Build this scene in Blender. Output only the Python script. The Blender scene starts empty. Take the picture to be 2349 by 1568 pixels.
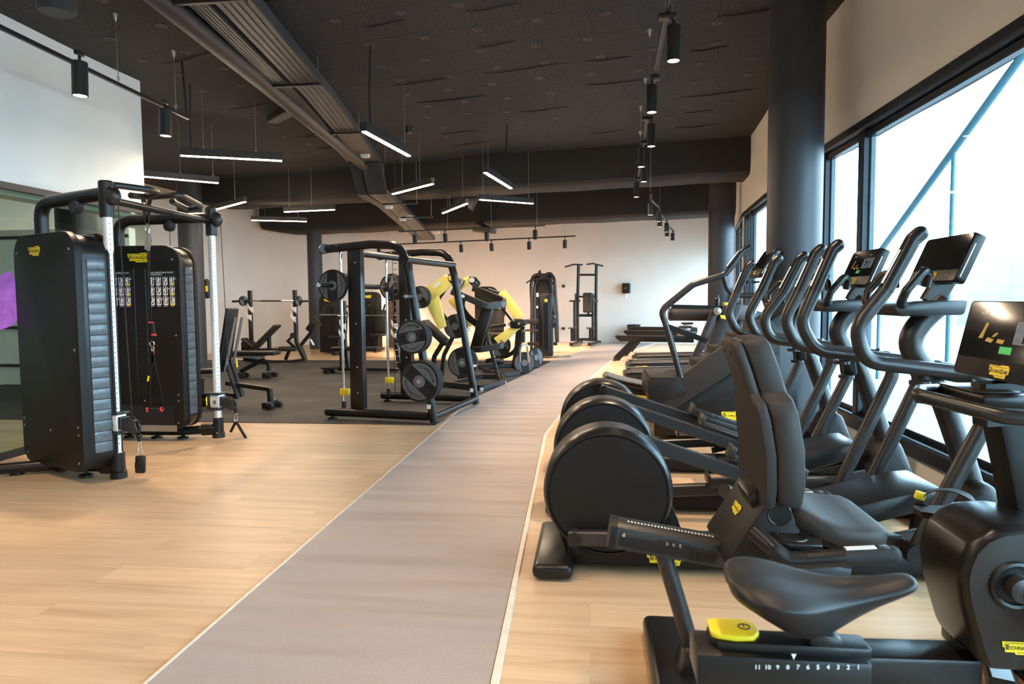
import bpy, bmesh, math, random
from math import sin, cos, pi, sqrt, radians, atan2
from mathutils import Vector as V, Matrix
random.seed(7)
SC = bpy.context.scene
COL = SC.collection
# ---------------------------------------------------------------- camera model (also used to turn photo points into places)
F_PX, CX, CY, CAM_H = 1570.0, 1174.5, 784.0, 1.4
PSI, TH, RHO = 0.11348703680015089, 0.06396913144389126, 0.008
FW = V((-sin(PSI)*cos(TH), cos(PSI)*cos(TH), -sin(TH)))
_r0 = V((cos(PSI), sin(PSI), 0)); _u0 = _r0.cross(FW)
RT = cos(RHO)*_r0 - sin(RHO)*_u0
UP = sin(RHO)*_r0 + cos(RHO)*_u0
EYE = V((0, 0, CAM_H))
def ray(u, v): return FW + RT*((u-CX)/F_PX) - UP*((v-CY)/F_PX)
def fl(u, v, z=0.0):
    d = ray(u, v); return EYE + d*((z-CAM_H)/d.z)
def aty(u, v, y):
    d = ray(u, v); return EYE + d*(y/d.y)
def atx(u, v, x):
    d = ray(u, v); return EYE + d*(x/d.x)
cam = bpy.data.cameras.new('camera'); cam_o = bpy.data.objects.new('camera', cam); COL.objects.link(cam_o)
cam.sensor_fit = 'HORIZONTAL'; cam.sensor_width = 36; cam.lens = 36*F_PX/2349
cam.clip_start = .05; cam.clip_end = 300
cam_o.matrix_world = Matrix(((RT.x, UP.x, -FW.x, EYE.x), (RT.y, UP.y, -FW.y, EYE.y), (RT.z, UP.z, -FW.z, EYE.z), (0, 0, 0, 1)))
SC.camera = cam_o
cam.dof.use_dof = True; cam.dof.focus_distance = 5.0; cam.dof.aperture_fstop = 8.0
# ---------------------------------------------------------------- materials
MATS = {}
def mat(name, col, rough=.5, metal=0.0, noise=0, nscale=60, bump=0, bscale=200, coat=0, emit=None, spec=.5):
    m = bpy.data.materials.new(name); m.use_nodes = True; nt = m.node_tree; b = nt.nodes['Principled BSDF']
    b.inputs['Base Color'].default_value = (*col, 1); b.inputs['Roughness'].default_value = rough; b.inputs['Metallic'].default_value = metal
    b.inputs['Specular IOR Level'].default_value = spec
    if coat: b.inputs['Coat Weight'].default_value = coat; b.inputs['Coat Roughness'].default_value = .15
    if emit:
        b.inputs['Emission Color'].default_value = (*emit[0], 1); b.inputs['Emission Strength'].default_value = emit[1]
    if noise or bump:
        tc = nt.nodes.new('ShaderNodeTexCoord')
    if noise:
        n = nt.nodes.new('ShaderNodeTexNoise'); n.inputs['Scale'].default_value = nscale; n.inputs['Detail'].default_value = 4
        nt.links.new(tc.outputs['Object'], n.inputs['Vector'])
        r = nt.nodes.new('ShaderNodeMapRange'); r.inputs['From Min'].default_value = .3; r.inputs['From Max'].default_value = .7
        r.inputs['To Min'].default_value = 1-noise; r.inputs['To Max'].default_value = 1+noise
        nt.links.new(n.outputs['Fac'], r.inputs['Value'])
        x = nt.nodes.new('ShaderNodeMix'); x.data_type = 'RGBA'; x.blend_type = 'MULTIPLY'; x.inputs['Factor'].default_value = 1
        x.inputs['A'].default_value = (*col, 1); nt.links.new(r.outputs['Result'], x.inputs['B']); nt.links.new(x.outputs['Result'], b.inputs['Base Color'])
    if bump:
        n2 = nt.nodes.new('ShaderNodeTexNoise'); n2.inputs['Scale'].default_value = bscale; n2.inputs['Detail'].default_value = 3
        nt.links.new(tc.outputs['Object'], n2.inputs['Vector'])
        bm_ = nt.nodes.new('ShaderNodeBump'); bm_.inputs['Strength'].default_value = bump; bm_.inputs['Distance'].default_value = .004
        nt.links.new(n2.outputs['Fac'], bm_.inputs['Height']); nt.links.new(bm_.outputs['Normal'], b.inputs['Normal'])
    MATS[name] = m
    return m
mat('shroud', (.0105, .0088, .0078), .46, 0, .25, 400, .12, 500, spec=0.28)
mat('black', (.008, .0075, .007), .36, 0, .15, 40, spec=0.4)
mat('satin', (.0115, .0105, .010), .30, .1, .12, 60, spec=0.38)
mat('tube', (.042, .040, .039), .33, .55, .1, 50)
mat('gunmetal', (.045, .044, .044), .33, .5, .1, 80)
mat('rubber', (.016, .0155, .015), .65, 0, .3, 220, .2, 350, spec=0.25)
mat('pad', (.013, .0122, .012), .42, 0, .18, 300, .1, 420, spec=0.28)
mat('greypad', (.031, .0255, .022), .52, 0, .12, 500, .12, 600, spec=0.22)
mat('plate_grey', (.105, .108, .115), .6, 0, .2, 260)
mat('alu', (.82, .81, .80), .32, .35, .05, 20)
mat('chrome', (.8, .8, .8), .14, 1.0, .04, 30)
mat('steel', (.52, .51, .5), .3, .9, .08, 60)
mat('yellow', (.86, .66, .015), .45, 0, .05, 40)
mat('paleyellow', (.88, .68, .14), .38, 0, .06, 20, coat=.3)
mat('red', (.62, .035, .02), .45, 0, .1, 60)
mat('white', (.82, .82, .8), .5, 0, .03, 40)
mat('placard', (.011, .011, .012), .45, 0, .05, 30)
mat('screen', (.006, .007, .009), .08, 0, .05, 10)
mat('tray', (.085, .086, .09), .45, .4, .15, 30)
mat('trunk', (.022, .021, .021), .55, .1, .15, 12)
mat('blackpaint', (.012, .012, .013), .4, 0, .1, 30)
mat('fixture', (.035, .032, .03), .45, .2, .1, 40)
mat('frame_lit', (.075, .125, .15), .35, .2, .1, 20)  # inner frame teal, lightened in colour for the daylight on it
mat('frame', (.016, .022, .03), .38, .35, .1, 20)
mat('plastic_white', (.75, .75, .73), .4, 0, .03, 20)
mat('strip', (.62, .55, .46), .4, 0, .08, 15)
mat('lamp_warm', (1, .9, .75), .4, emit=((1.0, .78, .55), 28.0))
mat('lamp_spot', (1, .9, .75), .4, emit=((1.0, .78, .52), 30.0))
mat('green_ui', (.01, .2, .04), .4, emit=((.01, .42, .08), .25))
mat('pic_ui', (.05, .085, .12), .4, 0, .6, 60, emit=((.10, .16, .22), .10))
mat('yellow_ui', (.30, .20, .015), .4, emit=((.8, .5, .03), .05))
mat('white_ui', (.3, .3, .3), .4, emit=((.8, .85, .9), .12))
mat('purple', (.33, .10, .52), .55, 0, .25, 9)
mat('purple_dark', (.20, .06, .22), .55, 0, .25, 9)
mat('felt', (.031, .0302, .030), .95, 0, .45, 45, .5, 90)
mat('beam_felt', (.026, .024, .023), .95, 0, .3, 50, .4, 60)
mat('strip_reflection', (.10, .115, .13), .24, 0, .1, 30)  # pale blue painted in for the window mirrored in the tower strips
mat('concrete', (.30, .305, .30), .8, 0, .08, 3)
mat('facade', (.17, .20, .22), .8, 0, .05, 1)
mat('outsteel', (.045, .14, .19), .5, .1, .05, 3)

def nodes(m):
    nt = m.node_tree; return nt, nt.nodes['Principled BSDF'], nt.links
def wall_mat(name, col):
    m = mat(name, col, .85); nt, b, L = nodes(m)
    tc = nt.nodes.new('ShaderNodeTexCoord'); n = nt.nodes.new('ShaderNodeTexNoise'); n.inputs['Scale'].default_value = 1.3; n.inputs['Detail'].default_value = 5
    L.new(tc.outputs['Object'], n.inputs['Vector'])
    cr = nt.nodes.new('ShaderNodeValToRGB'); cr.color_ramp.elements[0].position = .3; cr.color_ramp.elements[1].position = .7
    cr.color_ramp.elements[0].color = (*[c*.96 for c in col], 1); cr.color_ramp.elements[1].color = (*[min(1, c*1.03) for c in col], 1)
    L.new(n.outputs['Fac'], cr.inputs['Fac']); L.new(cr.outputs['Color'], b.inputs['Base Color'])
    n2 = nt.nodes.new('ShaderNodeTexNoise'); n2.inputs['Scale'].default_value = 180
    L.new(tc.outputs['Object'], n2.inputs['Vector'])
    bp = nt.nodes.new('ShaderNodeBump'); bp.inputs['Strength'].default_value = .06; bp.inputs['Distance'].default_value = .003
    L.new(n2.outputs['Fac'], bp.inputs['Height']); L.new(bp.outputs['Normal'], b.inputs['Normal'])
    return m
wall_mat('wall', (.82, .775, .70)); wall_mat('wall_white', (.87, .88, .85)); mat('column', (.036, .038, .043), .5, 0, .12, 3, .08, 160)
# wood planks
m = mat('wood', (.6, .4, .2), .38); nt, b, L = nodes(m)
tc = nt.nodes.new('ShaderNodeTexCoord')
br = nt.nodes.new('ShaderNodeTexBrick'); br.offset = .37; br.offset_frequency = 2
for k, v in (('Scale', 1.0), ('Mortar Size', .0016), ('Mortar Smooth', .3), ('Bias', 0.0), ('Brick Width', 1.8), ('Row Height', .22)): br.inputs[k].default_value = v
br.inputs['Color1'].default_value = (0, 0, 0, 1); br.inputs['Color2'].default_value = (1, 1, 1, 1); br.inputs['Mortar'].default_value = (.5, .5, .5, 1)
L.new(tc.outputs['Object'], br.inputs['Vector'])
mp = nt.nodes.new('ShaderNodeMapping'); mp.inputs['Scale'].default_value = (1.1, 13, 1); L.new(tc.outputs['Object'], mp.inputs['Vector'])
addv = nt.nodes.new('ShaderNodeVectorMath'); addv.operation = 'MULTIPLY_ADD'; addv.inputs[1].default_value = (31, 17, 0)
L.new(br.outputs['Color'], addv.inputs[0]); L.new(mp.outputs['Vector'], addv.inputs[2])
n1 = nt.nodes.new('ShaderNodeTexNoise'); n1.inputs['Scale'].default_value = 1.0; n1.inputs['Detail'].default_value = 7; n1.inputs['Roughness'].default_value = .62; n1.inputs['Distortion'].default_value = .5
L.new(addv.outputs['Vector'], n1.inputs['Vector'])
cr = nt.nodes.new('ShaderNodeValToRGB'); e = cr.color_ramp.elements
e[0].position = .28; e[0].color = (.40, .255, .143, 1); e[1].position = .72; e[1].color = (.61, .43, .275, 1)
x = e.new(.5); x.color = (.53, .36, .22, 1)
L.new(n1.outputs['Fac'], cr.inputs['Fac'])
mr = nt.nodes.new('ShaderNodeMapRange'); mr.inputs['To Min'].default_value = .93; mr.inputs['To Max'].default_value = 1.06; L.new(br.outputs['Color'], mr.inputs['Value'])
mx = nt.nodes.new('ShaderNodeMix'); mx.data_type = 'RGBA'; mx.blend_type = 'MULTIPLY'; mx.inputs['Factor'].default_value = 1
L.new(cr.outputs['Color'], mx.inputs['A']); L.new(mr.outputs['Result'], mx.inputs['B'])
mm = nt.nodes.new('ShaderNodeMix'); mm.data_type = 'RGBA'; mm.inputs['B'].default_value = (.30, .19, .10, 1)
mf = nt.nodes.new('ShaderNodeMath'); mf.operation = 'MULTIPLY'; mf.inputs[1].default_value = .4; L.new(br.outputs['Fac'], mf.inputs[0])
L.new(mf.outputs[0], mm.inputs['Factor']); L.new(mx.outputs['Result'], mm.inputs['A']); L.new(mm.outputs['Result'], b.inputs['Base Color'])
bp = nt.nodes.new('ShaderNodeBump'); bp.inputs['Strength'].default_value = .25; bp.inputs['Distance'].default_value = .002
L.new(n1.outputs['Fac'], bp.inputs['Height']); L.new(bp.outputs['Normal'], b.inputs['Normal'])
# speckled rubber flooring
m = mat('gymfloor', (.03, .03, .03), .7, 0, 0, 0, .25, 260); nt, b, L = nodes(m)
tc = nt.nodes.new('ShaderNodeTexCoord')
n1 = nt.nodes.new('ShaderNodeTexNoise'); n1.inputs['Scale'].default_value = 150; n1.inputs['Detail'].default_value = 2; L.new(tc.outputs['Object'], n1.inputs['Vector'])
n2 = nt.nodes.new('ShaderNodeTexNoise'); n2.inputs['Scale'].default_value = 1.6; n2.inputs['Detail'].default_value = 5; L.new(tc.outputs['Object'], n2.inputs['Vector'])
ad = nt.nodes.new('ShaderNodeMath'); ad.operation = 'ADD'; L.new(n1.outputs['Fac'], ad.inputs[0]); L.new(n2.outputs['Fac'], ad.inputs[1])
cr = nt.nodes.new('ShaderNodeValToRGB'); e = cr.color_ramp.elements
e[0].position = .8; e[0].color = (.018, .016, .015, 1); e[1].position = 1.25; e[1].color = (.064, .053, .046, 1)
mh = nt.nodes.new('ShaderNodeMath'); mh.operation = 'MULTIPLY'; mh.inputs[1].default_value = .8; L.new(ad.outputs[0], mh.inputs[0])
L.new(mh.outputs[0], cr.inputs['Fac']); L.new(cr.outputs['Color'], b.inputs['Base Color'])
# grey walkway vinyl, softly rippled across its length
m = mat('walkway', (.36, .31, .29), .5); nt, b, L = nodes(m)
tc = nt.nodes.new('ShaderNodeTexCoord')
n1 = nt.nodes.new('ShaderNodeTexNoise'); n1.inputs['Scale'].default_value = 90; n1.inputs['Detail'].default_value = 4; L.new(tc.outputs['Object'], n1.inputs['Vector'])
mp = nt.nodes.new('ShaderNodeMapping'); mp.inputs['Scale'].default_value = (.5, 5.5, 1); L.new(tc.outputs['Object'], mp.inputs['Vector'])
n2 = nt.nodes.new('ShaderNodeTexNoise'); n2.inputs['Scale'].default_value = 1.0; n2.inputs['Detail'].default_value = .6; L.new(mp.outputs['Vector'], n2.inputs['Vector'])
cr = nt.nodes.new('ShaderNodeValToRGB'); e = cr.color_ramp.elements
e[0].position = .3; e[0].color = (.300, .250, .236, 1); e[1].position = .7; e[1].color = (.338, .284, .268, 1); L.new(n1.outputs['Fac'], cr.inputs['Fac'])
L.new(cr.outputs['Color'], b.inputs['Base Color'])
bp = nt.nodes.new('ShaderNodeBump'); bp.inputs['Strength'].default_value = .7; bp.inputs['Distance'].default_value = .09
L.new(n2.outputs['Fac'], bp.inputs['Height']); L.new(bp.outputs['Normal'], b.inputs['Normal'])
# felt sheets: faint seams between them
m = MATS['felt']; nt, b, L = nodes(m)
tc = nt.nodes.new('ShaderNodeTexCoord'); mp = nt.nodes.new('ShaderNodeMapping'); mp.inputs['Rotation'].default_value = (0, 0, .19); L.new(tc.outputs['Object'], mp.inputs['Vector'])
wn_ = nt.nodes.new('ShaderNodeTexNoise'); wn_.inputs['Scale'].default_value = 1.4; L.new(mp.outputs['Vector'], wn_.inputs['Vector'])
av = nt.nodes.new('ShaderNodeVectorMath'); av.operation = 'MULTIPLY_ADD'; av.inputs[1].default_value = (.22, .22, 0); L.new(wn_.outputs['Color'], av.inputs[0]); L.new(mp.outputs['Vector'], av.inputs[2])
br = nt.nodes.new('ShaderNodeTexBrick'); br.offset = .5
for k, v in (('Scale', 1.0), ('Mortar Size', .012), ('Mortar Smooth', 1.0), ('Brick Width', 1.24), ('Row Height', .62)): br.inputs[k].default_value = v
L.new(av.outputs['Vector'], br.inputs['Vector'])
old = b.inputs['Base Color'].links[0].from_socket
mm = nt.nodes.new('ShaderNodeMix'); mm.data_type = 'RGBA'; mm.inputs['B'].default_value = (.014, .0125, .0115, 1); L.new(br.outputs['Fac'], mm.inputs['Factor']); L.new(old, mm.inputs['A']); L.new(mm.outputs['Result'], b.inputs['Base Color'])
# window glass: clear with a surface reflection
def glass_mat(name, tint, refl):
    m = bpy.data.materials.new(name); m.use_nodes = True; nt = m.node_tree; nt.nodes.clear()
    o = nt.nodes.new('ShaderNodeOutputMaterial'); t = nt.nodes.new('ShaderNodeBsdfTransparent'); t.inputs['Color'].default_value = (*tint, 1)
    g = nt.nodes.new('ShaderNodeBsdfGlossy'); g.inputs['Roughness'].default_value = .02
    f = nt.nodes.new('ShaderNodeFresnel'); f.inputs['IOR'].default_value = 1.45
    ml = nt.nodes.new('ShaderNodeMath'); ml.operation = 'MULTIPLY'; ml.inputs[1].default_value = refl; nt.links.new(f.outputs[0], ml.inputs[0])
    ge = nt.nodes.new('ShaderNodeNewGeometry'); sb = nt.nodes.new('ShaderNodeMath'); sb.operation = 'SUBTRACT'; sb.inputs[0].default_value = 1; nt.links.new(ge.outputs['Backfacing'], sb.inputs[1])
    m2 = nt.nodes.new('ShaderNodeMath'); m2.operation = 'MULTIPLY'; nt.links.new(ml.outputs[0], m2.inputs[0]); nt.links.new(sb.outputs[0], m2.inputs[1]); ml = m2
    x = nt.nodes.new('ShaderNodeMixShader'); nt.links.new(ml.outputs[0], x.inputs[0]); nt.links.new(t.outputs[0], x.inputs[1]); nt.links.new(g.outputs[0], x.inputs[2])
    nt.links.new(x.outputs[0], o.inputs['Surface']); MATS[name] = m
glass_mat('glass', (.93, .97, .97), 1.0); glass_mat('partition_glass', (.80, .90, .86), 1.6)
# ---------------------------------------------------------------- mesh builder
def rotm(ax=0, ay=0, az=0): return Matrix.Rotation(az, 3, 'Z') @ Matrix.Rotation(ay, 3, 'Y') @ Matrix.Rotation(ax, 3, 'X')
def fillet(pts, R, k=5):
    """round the corners of a polyline with radius R"""
    pts = [V(p) for p in pts]; out = [pts[0]]
    for i in range(1, len(pts)-1):
        a, p, c = pts[i-1], pts[i], pts[i+1]; d0 = (a-p); d1 = (c-p)
        l0, l1 = d0.length, d1.length; d0 = d0/l0; d1 = d1/l1
        ang = d0.angle(d1, pi)
        if ang > pi-.03: out.append(p); continue
        r_ = R[i-1] if isinstance(R, (list, tuple)) else R
        t = min(r_/math.tan(ang/2), l0*.48, l1*.48)
        s, e_ = p+d0*t, p+d1*t
        for j in range(k+1):
            q = j/k; out.append(s*(1-q)**2 + p*2*q*(1-q) + e_*q*q)
    out.append(pts[-1]); return out
def spline(pts, k=6, closed=False):
    pts = [V(p) for p in pts]; n = len(pts); out = []
    rng = range(n if closed else n-1)
    for i in rng:
        p0 = pts[(i-1) % n] if closed or i > 0 else pts[0]*2-pts[1]
        p1 = pts[i]; p2 = pts[(i+1) % n]; p3 = pts[(i+2) % n] if closed or i+2 < n else pts[-1]*2-pts[-2]
        for j in range(k):
            t = j/k; out.append(.5*((2*p1)+(p2-p0)*t+(2*p0-5*p1+4*p2-p3)*t*t+(3*p1-p0-3*p2+p3)*t**3))
    if not closed: out.append(pts[-1])
    return out
XF = {}
_txt = {}
class MB:
    def __init__(s): s.v = []; s.f = []
    def add(s, vs, fs):
        o = len(s.v); s.v += [V(v) for v in vs]; s.f += [[i+o for i in f] for f in fs]; return s
    def bm(s, b):
        b.verts.index_update(); s.add([v.co.copy() for v in b.verts], [[v.index for v in f.verts] for f in b.faces]); b.free(); return s
    def box(s, c, d, r=None, bev=0, seg=2):
        b = bmesh.new(); bmesh.ops.create_cube(b, size=1)
        for v in b.verts: v.co = V((v.co.x*d[0], v.co.y*d[1], v.co.z*d[2]))
        if bev: bmesh.ops.bevel(b, geom=b.edges[:]+b.verts[:], offset=min(bev, min(d)*.49), segments=seg, profile=.5, affect='EDGES')
        for v in b.verts: v.co = (r @ v.co if r else v.co) + V(c)
        return s.bm(b)
    def sect(s, pts, sec, up=(0, 0, 1), closed=False, caps=True, scale=None):
        """sweep a 2-D section along a path; section x runs sideways, section y along up"""
        pts = [V(p) for p in pts]; n = len(pts); m_ = len(sec); vs = []; fs = []
        for i, p in enumerate(pts):
            a = pts[i-1] if i > 0 else (pts[-1] if closed else None); c = pts[i+1] if i < n-1 else (pts[0] if closed else None)
            t = ((p-a).normalized() if a is not None else V()) + ((c-p).normalized() if c is not None else V())
            t = t.normalized() if t.length > 1e-9 else V((1, 0, 0))
            sd = t.cross(V(up)); sd = sd.normalized() if sd.length > 1e-6 else V((1, 0, 0)); u = sd.cross(t)
            k = 1.0
            if a is not None and c is not None:
                cs = (p-a).normalized().dot(t); k = 1/max(.5, cs)
            sc = scale[i] if scale else 1
            for (x_, y_) in sec: vs.append(p + sd*(x_*sc*k) + u*(y_*sc))
        for i in range(n if closed else n-1):
            j = (i+1) % n
            for q in range(m_): w = (q+1) % m_; fs.append([i*m_+q, i*m_+w, j*m_+w, j*m_+q])
        if caps and not closed: fs.append(list(range(m_))[::-1]); fs.append([(n-1)*m_+q for q in range(m_)])
        return s.add(vs, fs)
    def tube(s, pts, r, n=12, closed=False, caps=True):
        pts = [V(p) for p in pts]; N = len(pts); rs = r if isinstance(r, (list, tuple)) else [r]*N; vs = []; fs = []
        ts = []
        for i in range(N):
            a = pts[i-1] if (i > 0 or closed) else pts[i]; c = pts[(i+1) % N] if (i < N-1 or closed) else pts[i]
            t = c-a; ts.append(t.normalized() if t.length > 1e-9 else V((0, 0, 1)))
        ref = V((0, 0, 1)) if abs(ts[0].z) < .9 else V((1, 0, 0)); u = ts[0].cross(ref).normalized()
        for i in range(N):
            u = (u - ts[i]*u.dot(ts[i])).normalized(); w = ts[i].cross(u)
            for q in range(n):
                g = 2*pi*q/n; vs.append(pts[i] + (u*cos(g)+w*sin(g))*rs[i])
        for i in range(N if closed else N-1):
            j = (i+1) % N
            for q in range(n): w_ = (q+1) % n; fs.append([i*n+q, i*n+w_, j*n+w_, j*n+q])
        if caps and not closed: fs.append(list(range(n))[::-1]); fs.append([(N-1)*n+q for q in range(n)])
        return s.add(vs, fs)
    def rod(s, p, q, r, n=12, r2=None): return s.tube([p, q], [r, r if r2 is None else r2], n)
    def bar(s, p, q, w, h, up=(0, 0, 1), bev=.15):
        c = min(w, h)*bev; a, b_ = w/2, h/2
        sec = [(-a+c, -b_), (a-c, -b_), (a, -b_+c), (a, b_-c), (a-c, b_), (-a+c, b_), (-a, b_-c), (-a, -b_+c)]
        return s.sect([p, q] if not isinstance(p, list) else p, sec, up)
    def path(s, pts, w, h, up=(0, 0, 1), closed=False, bev=.15):
        c = min(w, h)*bev; a, b_ = w/2, h/2
        sec = [(-a+c, -b_), (a-c, -b_), (a, -b_+c), (a, b_-c), (a-c, b_), (-a+c, b_), (-a, b_-c), (-a, -b_+c)]
        return s.sect(pts, sec, up, closed)
    def lathe(s, prof, o=(0, 0, 0), axis=(0, 0, 1), n=32):
        a = V(axis).normalized(); ref = V((0, 0, 1)) if abs(a.z) < .9 else V((1, 0, 0)); u = a.cross(ref).normalized(); w = a.cross(u); o = V(o); vs = []; fs = []
        for (r, h) in prof:
            for q in range(n): g = 2*pi*q/n; vs.append(o + a*h + (u*cos(g)+w*sin(g))*max(r, 1e-5))
        for i in range(len(prof)-1):
            for q in range(n): w_ = (q+1) % n; fs.append([i*n+q, i*n+w_, (i+1)*n+w_, (i+1)*n+q])
        flat = lambda a, b_: abs(a[1]-b_[1]) < 1e-6 and a[0] > b_[0] and b_[0] < .006
        if prof[0][0] > 1e-4 and not flat(prof[0], prof[1]): fs.append(list(range(n))[::-1])
        if prof[-1][0] > 1e-4 and not flat(prof[-1], prof[-2]): fs.append([(len(prof)-1)*n+q for q in range(n)])
        return s.add(vs, fs)
    def prism(s, pts, d, bev=0, seg=2):
        """extrude a planar 3-D polygon along vector d"""
        pts = [V(p) for p in pts]; b = bmesh.new(); vs = [b.verts.new(p) for p in pts]; f = b.faces.new(vs)
        r = bmesh.ops.extrude_face_region(b, geom=[f])
        for g in r['geom']:
            if isinstance(g, bmesh.types.BMVert): g.co += V(d)
        bmesh.ops.recalc_face_normals(b, faces=b.faces)
        if bev:
            es = [e_ for e_ in b.edges if len(e_.link_faces) == 2 and e_.calc_face_angle(0) > .35]
            bmesh.ops.bevel(b, geom=es, offset=bev, segments=seg, profile=.5, affect='EDGES', clamp_overlap=True)
        return s.bm(b)
    def ball(s, c, r, n=12, rot=None):
        rr = r if isinstance(r, (tuple, list)) else (r, r, r); b = bmesh.new(); bmesh.ops.create_uvsphere(b, u_segments=n*2, v_segments=n, radius=1)
        for v in b.verts:
            q = V((v.co.x*rr[0], v.co.y*rr[1], v.co.z*rr[2])); v.co = (rot @ q if rot else q) + V(c)
        return s.bm(b)
    def ring(s, c, R, r, axis=(0, 0, 1), n=24, m_=8):
        a = V(axis).normalized(); ref = V((0, 0, 1)) if abs(a.z) < .9 else V((1, 0, 0)); u = a.cross(ref).normalized(); w = a.cross(u)
        return s.tube([V(c)+(u*cos(2*pi*q/n)+w*sin(2*pi*q/n))*R for q in range(n)], r, m_, closed=True)
    def flat(s, o, ux, uy, pts2):
        return s.add([V(o)+V(ux)*p[0]+V(uy)*p[1] for p in pts2], [list(range(len(pts2)))])
    def text(s, t, o, ux, uy, size, align='CENTER', bold=0):
        if (t, align, bold) not in _txt:
            cu = bpy.data.curves.new('t', 'FONT'); cu.body = t; cu.size = 1; cu.align_x = align; cu.align_y = 'CENTER'; cu.resolution_u = 2; cu.offset = bold
            ob = bpy.data.objects.new('t', cu); me = bpy.data.meshes.new_from_object(ob)
            _txt[(t, align, bold)] = ([v.co.copy() for v in me.vertices], [list(p.vertices) for p in me.polygons])
            bpy.data.objects.remove(ob); bpy.data.curves.remove(cu); bpy.data.meshes.remove(me)
        vs, fs = _txt[(t, align, bold)]
        return s.add([V(o)+V(ux)*(p.x*size)+V(uy)*(p.y*size) for p in vs], fs)
    def build(s, name, m, parent=None, ang=35, label=None, world=True, flip=True):
        me = bpy.data.meshes.new(name)
        vs = s.v
        if parent is not None and world:
            root = parent
            while root.parent: root = root.parent
            inv = XF.get(root.as_pointer())
            if inv is not None: vs = [inv @ v for v in vs]
        me.from_pydata([tuple(v) for v in vs], [], s.f)
        if flip:
            b = bmesh.new(); b.from_mesh(me); bmesh.ops.recalc_face_normals(b, faces=b.faces); b.to_mesh(me); b.free()
        me.materials.append(MATS[m] if isinstance(m, str) else m)
        me.shade_smooth(); me.set_sharp_from_angle(angle=radians(ang))
        o = bpy.data.objects.new(name, me); COL.objects.link(o)
        if parent is not None: o.parent = parent
        if label: o['label'] = label
        return o
def tag(o, label, cat, group=None):
    o['label'] = label; o['category'] = cat
    if group: o['group'] = group
    return o
def thing(name, label, cat, loc=(0, 0, 0), rz=0, group=None):
    o = bpy.data.objects.new(name, None); COL.objects.link(o); o.empty_display_size = .1
    o.location = loc; o.rotation_euler = (0, 0, rz)
    XF[o.as_pointer()] = (Matrix.Translation(V(loc)) @ Matrix.Rotation(rz, 4, 'Z')).inverted()
    return tag(o, label, cat, group)
def struct(o): o['kind'] = 'structure'; return o
def kids(o): return [c for c in bpy.data.objects if c.parent == o]
def dup(o, loc, rz=None, label=None, group=None):
    r = o.copy(); COL.objects.link(r); r.location = loc
    if rz is not None: r.rotation_euler = (0, 0, rz)
    for ch in kids(o):
        c = ch.copy(); COL.objects.link(c); c.parent = r
        for g in kids(ch):
            d = g.copy(); COL.objects.link(d); d.parent = c
    if label: r['label'] = label
    if group: r['group'] = group
    return r
LOGO = [(0, .36), (.55, .36), (.57, .39), (.93, .39), (.95, .33), (1, .33), (.985, .13), (.90, .13), (.87, 0), (.36, 0), (.33, .06), (.09, .06), (.07, .2), (.02, .2)]
def logo(parent, c, ux, uy, w, lift=.002, m='yellow', letters=True):
    """yellow maker's plate with dark lettering, lying on a surface"""
    ux, uy = V(ux).normalized(), V(uy).normalized(); n = ux.cross(uy); o = V(c) - ux*w/2 - uy*w*.19 + n*lift
    p = MB().prism([o+ux*(x*w)+uy*(y*w) for x, y in LOGO], n*.002).build('logo', m, parent)
    if letters:
        t = MB(); q = o + n*.0032
        t.text('T', q+ux*w*.115+uy*w*.195, ux, uy, w*.215, bold=.012).text('ECHNO', q+ux*w*.385+uy*w*.185, ux, uy, w*.142, bold=.012).text('G', q+ux*w*.675+uy*w*.19, ux, uy, w*.20, bold=.012).text('YM', q+ux*w*.845+uy*w*.185, ux, uy, w*.142, bold=.012)
        t.flat(q, ux, uy, [(w*.06, w*.315), (w*.9, w*.315), (w*.9, w*.328), (w*.06, w*.328)])
        t.flat(q, ux, uy, [(w*.4, w*.055), (w*.82, w*.055), (w*.82, w*.068), (w*.4, w*.068)])
        t.build('lettering', 'black', p, flip=False)
    return p
# ================================================================ THE ROOM
ZC = 4.17
WALL_R = [(2.4, -3.5), (2.4, 7.65), (2.83, 13.25), (3.33, 16.4), (4.15, 20.6)]
WALL_B = [(4.15, 20.55), (-1.1, 21.8), (-5, 21.75), (-8.4, 20.7), (-9.75, 18.5), (-10.1, 16), (-10.1, -3.5)]
b = MB(); b.add([(-10.4, -3.6, 0), (2.5, -3.6, 0), (2.5, 7.65, 0), (2.93, 13.25, 0), (3.43, 16.4, 0), (4.25, 20.6, 0), (4.35, 22.4, 0), (-10.4, 22.4, 0)], [list(range(8))])
struct(b.build('floor', 'wood', flip=False))
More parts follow.
